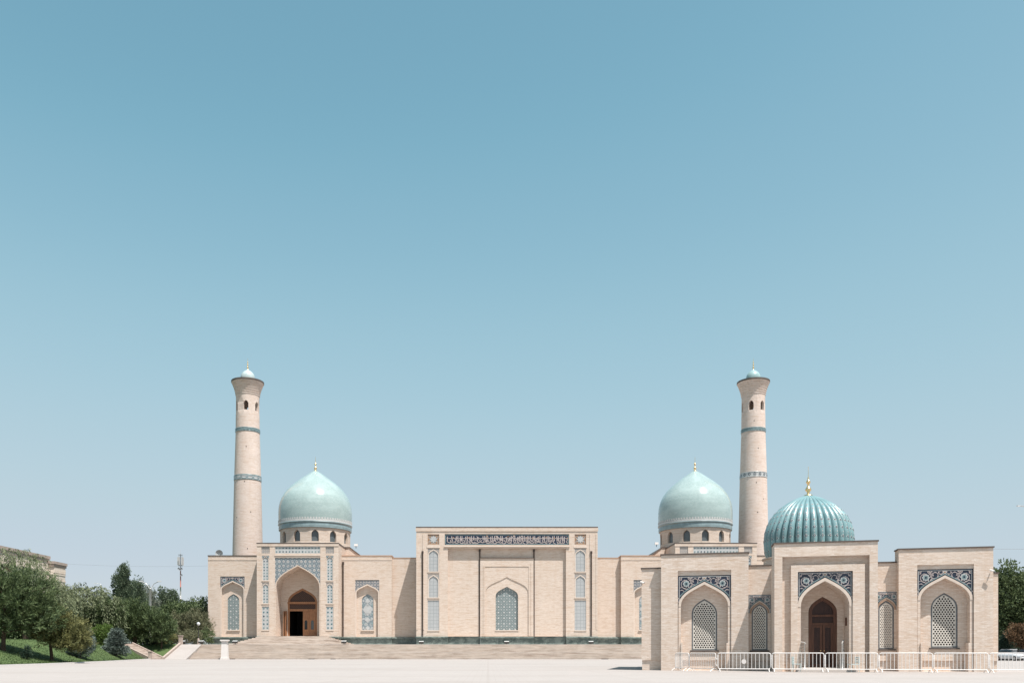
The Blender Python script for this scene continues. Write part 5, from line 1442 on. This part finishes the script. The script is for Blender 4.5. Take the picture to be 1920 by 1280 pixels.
plant('fir_sapling', at(50, 80), [(0, 0, .45, .42, .42, .4), (0, 0, .95, .24, .24, .35)], 'darkgreen', 60, .16, 26, .13, .10, 'spruce', .03, 'tiny dark fir sapling on the lawn at far left', 'sapling', seed=7)
plant('bush', at(193, 118), [(0, 0, 1.5, 1.7, 1.5, 1.4)], 'bright', 150, .38, 30, .20, .22, 'leaf', .08, 'bright green round bush behind the spruces', 'bush', seed=8)
plant('cypress', at(173, 105), [(0, 0, .8, .5, .5, .85), (0, 0, 1.5, .3, .3, .6)], 'darkgreen', 80, .2, 26, .14, .12, 'up', .05, 'small dark cone-shaped cypress beside the hidden spruce', 'shrub', seed=9)
plant('pine_tree', at(188, 128), [(0, 0, 4.2, 2.9, 2.6, 2.4), (-3.0, 0, 3.6, 2.4, 2.2, 2.2), (1.9, 0, 5.0, 1.8, 1.8, 1.8)], 'pine', 470, .52, 26, .36, .08, 'needle', .18, 'dark broad pine behind the bright green bush', group=PINES, seed=10)
plant('pine_tree', at(255, 141.5), [(0, 0, 4.0, 3.0, 2.7, 2.5), (-1.2, 0, 5.4, 2.1, 2.0, 1.9), (2.1, 0, 3.4, 2.0, 1.9, 1.8), (-2.4, 0, 3.0, 1.6, 1.5, 1.4), (1.6, 0, 5.1, 1.6, 1.5, 1.3)], 'pine', 620, .5, 28, .36, .08, 'needle', .15, 'bushy pine with several stems above the garden stair', group=PINES, seed=11, trunks=3)
plant('pine_tree', at(303, 139), [(0, 0, 3.3, 2.2, 2.0, 2.2), (-1.0, 0, 4.6, 1.5, 1.5, 1.6)], 'pine', 330, .5, 26, .36, .08, 'needle', .15, 'dark pine right of the bushy many-stemmed pine', group=PINES, seed=12)
plant('poplar_tree', at(229, 190), [(0.2, 0, 8.5, 1.7, 1.7, 6.4), (-.4, 0, 13.2, 1.5, 1.5, 4.6), (.6, 0, 15.5, .9, .9, 2.6)], 'poplar', 400, .6, 26, .34, .24, 'up', .25, 'tallest dark green poplar rising behind the pines', seed=13)
plant('poplar_tree', at(250, 190), [(0, 0, 9.5, 2.0, 1.8, 5.6), (1.2, 0, 8.0, 1.6, 1.6, 4.6), (-1.0, 0, 10.5, 1.2, 1.2, 4.2)], 'poplar', 400, .65, 24, .34, .24, 'up', .22, 'bushy poplar just right of the tallest poplar', seed=14)
plant('poplar_tree', at(262, 186), [(0, 0, 9.0, 1.1, 1.1, 5.6)], 'poplar', 190, .5, 24, .32, .24, 'up', .2, 'slim pointed poplar left of the white lamp pole', seed=15)
plant('poplar_tree', at(279, 200), [(0, 0, 8.6, 1.9, 1.8, 5.4), (1.3, 0, 7.4, 1.4, 1.4, 4.2)], 'poplar_p', 360, .6, 24, .32, .24, 'up', .2, 'pale grey-green poplar behind the white lamp pole', seed=16)
plant('leafy_tree', at(314, 205), [(0, 0, 9.0, 2.4, 2.2, 4.6), (-1.4, 0, 10.5, 1.3, 1.3, 3.6), (1.5, 0, 10.4, 1.2, 1.2, 3.0), (0, 0, 6, 2.8, 2.6, 3)], 'poplar', 420, .7, 24, .36, .26, 'up', .25, 'loose green tree left of the telecom mast', seed=18)
plant('leafy_tree', at(345, 165), [(0, 0, 5.2, 3.6, 3, 3.0), (-2.6, 0, 5.8, 2.2, 2.2, 2.2)], 'broad', 380, .7, 24, .34, .26, 'leaf', .25, 'yellow-green leafy tree at the foot of the telecom mast', seed=19)
plant('leafy_tree', at(378, 185), [(0, 0, 7.0, 4.4, 3, 3.6), (-4.0, 0, 6.6, 2.8, 2.6, 3.0), (5.0, 0, 6.4, 4, 3, 3.2)], 'broad', 560, .8, 24, .36, .26, 'leaf', .25, 'dark leafy tree beside the left corner of the mosque', seed=20)
plant('tamarisk', at(343, 152), [(0, 0, 3.2, 3.2, 2.6, 2.5), (2.9, 0, 3.0, 2.2, 2.0, 2.3), (-2.3, 0, 2.6, 1.8, 1.8, 1.8)], 'dryleaf', 430, .55, 26, .34, .09, 'needle', .15, 'grey-green feathery tamarisk behind the ramp', seed=21)
plant('tamarisk', at(377, 158), [(0, 0, 3.6, 2.6, 2.4, 3.0), (1.6, 0, 5.0, 1.6, 1.6, 1.8)], 'dryleaf', 330, .55, 26, .34, .09, 'needle', .15, 'grey-green tamarisk close to the left wall of the mosque', seed=22)
# a belt of trees that closes the far left
for i, (x, Y, h, mt, lb) in enumerate([(140, 150, 5.5, 'broad', 'leafy tree behind the round greyish willow'), (215, 160, 5.0, 'broad', 'leafy tree filling the gap below the tallest poplar'), (290, 165, 3.6, 'broad', 'leafy tree below the pale poplar'), (110, 140, 4.5, 'pine', 'dark tree under the corner of the old building'), (60, 120, 4.0, 'pine', 'dark tree in the shade below the willow'), (-10, 125, 5.0, 'broad', 'leafy tree below the willow at the far left edge')]):
    plant('leafy_tree', at(x, Y), [(0, 0, h * .62, 3.4, 2.6, h * .5), (2.6, 0, h * .5, 2.4, 2.2, h * .42), (-2.6, 0, h * .5, 2.4, 2.2, h * .42)], mt, 300, .75, 22, .36, .24, 'leaf', .2, lb, seed=30 + i)
# clipped balls and flower shrubs by the garden stair
for i, (x, Y, r, mt, lb) in enumerate([(283, 141, .85, 'darkgreen', 'dark green clipped ball shrub above the garden stair'), (293.5, 142, .85, 'brown_leaf', 'brownish round shrub right of the dark clipped ball'), (313, 143, 1.35, 'yellow_leaf', 'yellow-green round shrub near the top of the lawn bank'),
                                       (303, 144, 1.0, 'bright', 'low green shrub left of the yellow-green round shrub'), (327, 145, 1.3, 'dryleaf', 'low grey shrub left of the ramp post'), (352, 146, 1.5, 'dryleaf', 'low dark shrub behind the top of the ramp'), (362, 147, 1.7, 'dryleaf', 'rounded grey shrub left of the globe lamp'), (384, 149, 1.6, 'broad', 'dark shrub against the left end of the mosque')]):
    plant('shrub', at(x, Y), [(0, 0, r * .8, r, r, r * .8)], mt, 70, .3, 26, .18, .22, 'leaf', 0.0, lb, 'shrub', 'shrubs above the garden stair', 50 + i)
# right of the museum
def atg(x, Y): return (PX(x, Y), Y, 0.0)
plant('leafy_tree', atg(1897, 123), [(-.5, 0, 9.2, 3.0, 3.0, 4.6), (2.6, 0, 8.0, 3.2, 3, 4.6), (-2.6, 0, 8.6, 2.4, 2.6, 4.6), (1, 0, 4.0, 4.0, 3, 3.2)], 'broad', 800, .7, 30, .30, .30, 'leaf', .3, 'large dense green tree behind the right end of the museum', seed=60)
plant('leafy_tree', atg(1962, 121), [(0, 0, 6.6, 3.4, 3.0, 4.2), (1.5, 0, 4.5, 3.6, 3, 3.2)], 'broad', 420, .7, 28, .30, .30, 'leaf', .3, 'green tree cut off by the right picture edge', seed=61)
plant('bush', atg(1913, 115.5), [(0, 0, 3.6, 1.5, 1.2, 1.3), (.8, 0, 2.8, 1.2, 1.0, 1.0)], 'brown_leaf', 170, .42, 26, .24, .25, 'leaf', .1, 'rusty brown bush in front of the large right tree', 'bush', seed=62)
plant('cypress', atg(1884.5, 117.5), [(0, 0, 1.6, .8, .8, 1.6), (0, 0, 2.8, .5, .5, 1.1)], 'darkgreen', 130, .28, 26, .2, .14, 'up', .06, 'dark cone-shaped cypress behind the parked car', 'shrub', seed=63)
plant('hedge', atg(1905, 119), [(0, 0, 1.2, 8, 1.2, 1.3), (6, 0, 1.4, 6, 1.2, 1.5), (-4, 0, 1.4, 4, 1.2, 1.4)], 'darkgreen', 420, .4, 26, .24, .22, 'leaf', 0.0, 'dark hedge closing the gap below the large right tree', 'hedge', seed=64)

# ------------------------------------------------------------------ old building behind the trees at the far left
ob = empty('old_building', (-75.0, 136, 0)); tag(ob, 'old cream building with dentil cornice behind the willow at far left', 'building')
M['stucco'] = brick_mat('old_building_brick', (0.90, 0.80, 0.71), (0.88, 0.78, 0.68), (0.92, 0.82, 0.73), stain=0.15, streak=0.3)
zt_hi, zt_lo = PZ(1031.5, 137.5), PZ(1052, 146)
m_ = MB(); m_.box(-60, 0, -14, 9.6, -.5, zt_hi - 0.5); m_.build('main_block', M['stucco'], ob)
m_ = MB(); m_.box(-60, .22, -14.4, 9.9, zt_hi - 0.5, zt_hi); m_.box(-60, .1, -14.2, 9.8, zt_hi - 1.0, zt_hi - .502); m_.build('cornice', M['curb'], ob)
m_ = MB(); m_.box(-60, 0.9, 9.61, 13.6, -.5, zt_lo - 0.45); m_.build('corner_block', M['stucco'], ob)
m_ = MB(); m_.box(-60, 1.14, 9.3, 13.9, zt_lo - .45, zt_lo); m_.box(-60, 1.02, 9.4, 13.8, zt_lo - .85, zt_lo - .452); m_.build('cornice', M['coping3'] if 'coping3' in M else M['curb'], ob)
d0 = None
for i in range(9):
    if d0 is None: m_ = MB(); m_.box(0.902, 1.0, -.13, .13, -.4, .4); d0 = m_.build('dentil', M['stucco'], ob, (0, 9.9 + i * .44, zt_lo - 1.5))
    else: share(d0, ob, (0, 9.9 + i * .44, zt_lo - 1.5))
for z in (2.05, 3.1, 5.0):
    m_ = MB(); m_.box(-60, 0.96, 9.55, 13.7, zt_lo - z - .2, zt_lo - z); m_.build('string_course', M['stucco'], ob)
m_ = MB(); m_.box(-60, 0.12, -14.1, 9.608, zt_hi - 2.8, zt_hi - 2.5); m_.build('string_course', M['stucco'], ob)
for k in range(3):
    m_ = MB(); m_.box(0.02, .06, -11 + k * 6.5, -8.5 + k * 6.5, 5, 9); m_.build('window', M['glass'], ob)

# ------------------------------------------------------------------ masts, lamps, wires, cars
def pole(name, x, Y, ybase, ytop, r, label, cat, mat='white_paint', arm=None, group=None):
    X = PX(x, Y); z0 = lawn_z(X, Y) if X < -40 else 0.0
    o = empty(name, (X, Y, z0)); tag(o, label, cat, group); zt = PZ(ytop, Y) - z0
    m_ = MB(); m_.use(0, True).tube([(0, 0, 0), (0, 0, zt)], [r * 1.3, r], 10); m_.build('post', M[mat], o)
    if arm:
        m_ = MB(); m_.use(0, True).tube([(0, 0, zt - .02), (arm * .15, 0, zt + .7), (arm * .5, 0, zt + 1.1), (arm, 0, zt + 1.15)], r * .7, 8); m_.build('arm', M[mat], o)
        m_ = MB(); m_.box(min(arm, arm * 1.35), max(arm, arm * 1.35), -.15, .15, zt + 1.05, zt + 1.22); m_.build('lamp_head', M['lampglass'], o)
    return o, zt
o, zt = pole('lamp_pole', 281.5, 150, 0, 1103, .22, 'thick white lamp pole among the poplars', 'lamp pole')
m_ = MB(); m_.use(0, True)
for s2 in (-1, 1): m_.tube([(0, 0, zt - .1), (s2 * .7, 0, zt + .9), (s2 * 1.6, 0, zt + 1.3)], .06, 6)
m_.build('arm', M['steel'], o)
for s2 in (-1, 1):
    m_ = MB(); m_.box(s2 * 1.6 - .3, s2 * 1.6 + .3, -.15, .15, zt + 1.2, zt + 1.4); m_.build('lamp_head', M['lampglass'], o)
pole('street_lamp', 191.5, 230, 0, 1101, .07, 'thin curved street lamp above the round greyish willow', 'street lamp', 'steel', -1.6)
pole('street_lamp', 1927, 130, 0, 962, .10, 'street lamp whose head enters at the right picture edge', 'street lamp', 'steel', -1.2)
# globe lamp near the mosque corner
o, zt = pole('globe_lamp', 372, 146, 0, 1172, .07, 'black globe lamp post left of the mosque corner', 'lamp', 'lamp')
m_ = MB(); m_.use(0, True).lathe([(max(.01, .3 * math.sin(t)), zt + .3 - .3 * math.cos(t)) for t in np.linspace(0, PI, 10)], 14); m_.build('globe', M['lampglass'], o)
m_ = MB(); m_.lathe([(.2, 0), (.2, .9), (.12, 1.0)], 10); m_.build('base', M['curb'], o)
for x, Y, lb in [(343, 143.5, 'small floodlight right of the ramp post'), (377.5, 143.5, 'small floodlight near the top of the staircase left end')]:
    floodlight(PX(x, Y) - MX, 0, Y - MY, lb)
# telecom mast
Y = 262.0
tm = empty('telecom_mast', (PX(338.5, Y), Y, TER)); tag(tm, 'red and white telecom mast with antennas left of the mosque', 'mast')
zz_ = lambda y: PZ(y, Y) - TER
segs = [1215, 1160, 1145, 1122, 1100, 1068]
M['mast_red'] = plain('mast_red', (0.42, 0.16, 0.13), 0.6, 0.3, 0.1); M['mast_white'] = plain('mast_white', (0.62, 0.60, 0.60), 0.6, 0.3, 0.1); M['mast_grey'] = plain('mast_grey', (0.30, 0.31, 0.34), 0.6, 0.3, 0.1)
for i, (ya, yb) in enumerate(zip(segs, segs[1:])):
    m_ = MB(); m_.use(0, True).tube([(0, 0, zz_(ya)), (0, 0, zz_(yb))], [.30 - .03 * i, .27 - .03 * i], 10); m_.build('pole_section', M['mast_red'] if i % 2 == 0 else M['mast_white'], tm)
m_ = MB(); m_.use(0, True).tube([(0, 0, zz_(1068)), (0, 0, zz_(1038))], [.12, .08], 8); m_.build('pole_section', M['mast_grey'], tm)
m_ = MB()
for zc in (1067, 1060, 1040):
    m_.lathe([(.5, zz_(zc)), (.62, zz_(zc)), (.62, zz_(zc) + .12), (.5, zz_(zc) + .12), (.5, zz_(zc))], 12)
for k in range(4):
    an = k * PI / 2; m_.tube([(.56 * math.cos(an), .56 * math.sin(an), zz_(1067)), (.56 * math.cos(an), .56 * math.sin(an), zz_(1040))], .03, 5)
m_.build('platform_ring', M['mast_grey'], tm)
for k in range(6):
    an = k * PI / 3 + .3; c_, s_ = math.cos(an), math.sin(an)
    m_ = MB(); m_.box(c_ * .75 - .16, c_ * .75 + .16, s_ * .75 - .1, s_ * .75 + .1, zz_(1059), zz_(1044)); m_.build('panel_antenna', M['mast_white'], tm)
for k, (dx, yy) in enumerate([(-.4, 1066), (.42, 1066), (0.05, 1068), (.45, 1078)]):
    m_ = MB(); m_.use(0, True).tube([(dx, -.55, zz_(yy)), (dx, -.2, zz_(yy))], [.34, .25], 12); m_.build('drum_antenna', M['mast_grey'], tm)
m_ = MB(); m_.tube([(0, 0, zz_(1038)), (0, 0, zz_(1030))], .025, 5); m_.build('whip', M['mast_white'], tm)
# overhead wires
def wire(p, q, sag, label):
    pts = [(p[0] + (q[0] - p[0]) * t, p[1] + (q[1] - p[1]) * t, p[2] + (q[2] - p[2]) * t - sag * 4 * t * (1 - t)) for t in np.linspace(0, 1, 13)]
    m_ = MB(); m_.use(0, True).tube(pts, .022, 5); tag(m_.build('overhead_wire', M['wire']), label, 'wire', 'overhead wires')
M['wire'] = plain('wire_grey', (0.30, 0.32, 0.34), 0.6, 0.3, 0.1)
wire((PX(100, 230), 230, PZ(1055, 230)), (PX(420, 230), 230, PZ(1059, 230)), .6, 'upper overhead wire crossing the sky left of the mosque')
wire((PX(290, 240), 240, PZ(1127, 240)), (PX(420, 240), 240, PZ(1122, 240)), .4, 'lower overhead wire behind the telecom mast')
wire((PX(1790, 120), 120, PZ(1026, 120)), (PX(1990, 120), 120, PZ(1027.5, 120)), .15, 'overhead wire meeting the top right corner of the museum')
wire((PX(1880, 125), 125, PZ(1078, 125)), (PX(1990, 110), 110, PZ(1035, 110)), .3, 'slanting overhead wire above the large right tree')

# parked cars
def car(x, Y, rz, mat, label):
    o = empty('parked_car', (PX(x, Y), Y, 0), rz); tag(o, label, 'car', 'cars parked behind the barriers')
    def loft(secs):
        vs_, fs = [], []
        n = len(secs[0])
        for s_ in secs: vs_ += s_
        for i in range(len(secs) - 1):
            for k in range(n): fs.append((i * n + k, i * n + (k + 1) % n, (i + 1) * n + (k + 1) % n, (i + 1) * n + k))
        fs += [tuple(range(n)), tuple((len(secs) - 1) * n + k for k in reversed(range(n)))]
        return vs_, fs
    def sec(x_, w, z0, z1, inset): return [(x_, -w, z0), (x_, -w * 1.03, (z0 + z1) * .5), (x_, -w + inset, z1), (x_, w - inset, z1), (x_, w * 1.03, (z0 + z1) * .5), (x_, w, z0)]
    m_ = MB(); m_.use(0, True).add(*loft([sec(-2.2, .70, .40, .72, .1), sec(-2.05, .82, .26, .86, .08), (sec(-1.2, .86, .22, .97, .06)), sec(.9, .86, .22, .96, .06), sec(1.95, .80, .26, .78, .1), sec(2.2, .66, .38, .62, .12)])); m_.build('body', mat, o)
    m_ = MB(); m_.use(0, True).add(*loft([sec(-1.85, .72, .90, .97, .05), sec(-1.25, .72, .90, 1.44, .14), sec(-.3, .74, .90, 1.50, .15), sec(.35, .74, .90, 1.44, .14), sec(1.15, .72, .90, .98, .05)])); m_.build('cabin', M['glass'], o)
    m_ = MB(); m_.box(-1.2, .3, -.585, .585, 1.455, 1.52); m_.build('roof', mat, o)
    for (x_, y_) in ((-1.35, .8), (1.35, .8), (-1.35, -.8), (1.35, -.8)):
        m_ = MB(); m_.use(0, True).tube([(x_, y_ - .1, .31), (x_, y_ + .1, .31)], .31, 16); w_ = m_.build('wheel', M['lamp'], o)
        m_ = MB(); m_.tube([(x_, y_ - .11, .31), (x_, y_ + .11, .31)], .18, 12); m_.build('rim', M['steel'], w_)
    for y_ in (-.55, .55):
        m_ = MB(); m_.box(2.05, 2.16, y_ - .15, y_ + .15, .58, .70); m_.build('headlight', M['lampglass'], o)
M['carwhite'] = plain('white_car_paint', (0.75, 0.76, 0.77), 0.15, 0.6, 0.03); M['cardark'] = plain('dark_car_paint', (0.06, 0.07, 0.08), 0.15, 0.6, 0.03)
car(1897, 112, R(-78), M['carwhite'], 'white car parked behind the barriers right of the museum')
car(1931, 112.5, R(-80), M['cardark'], 'dark car cut off by the right picture edge')
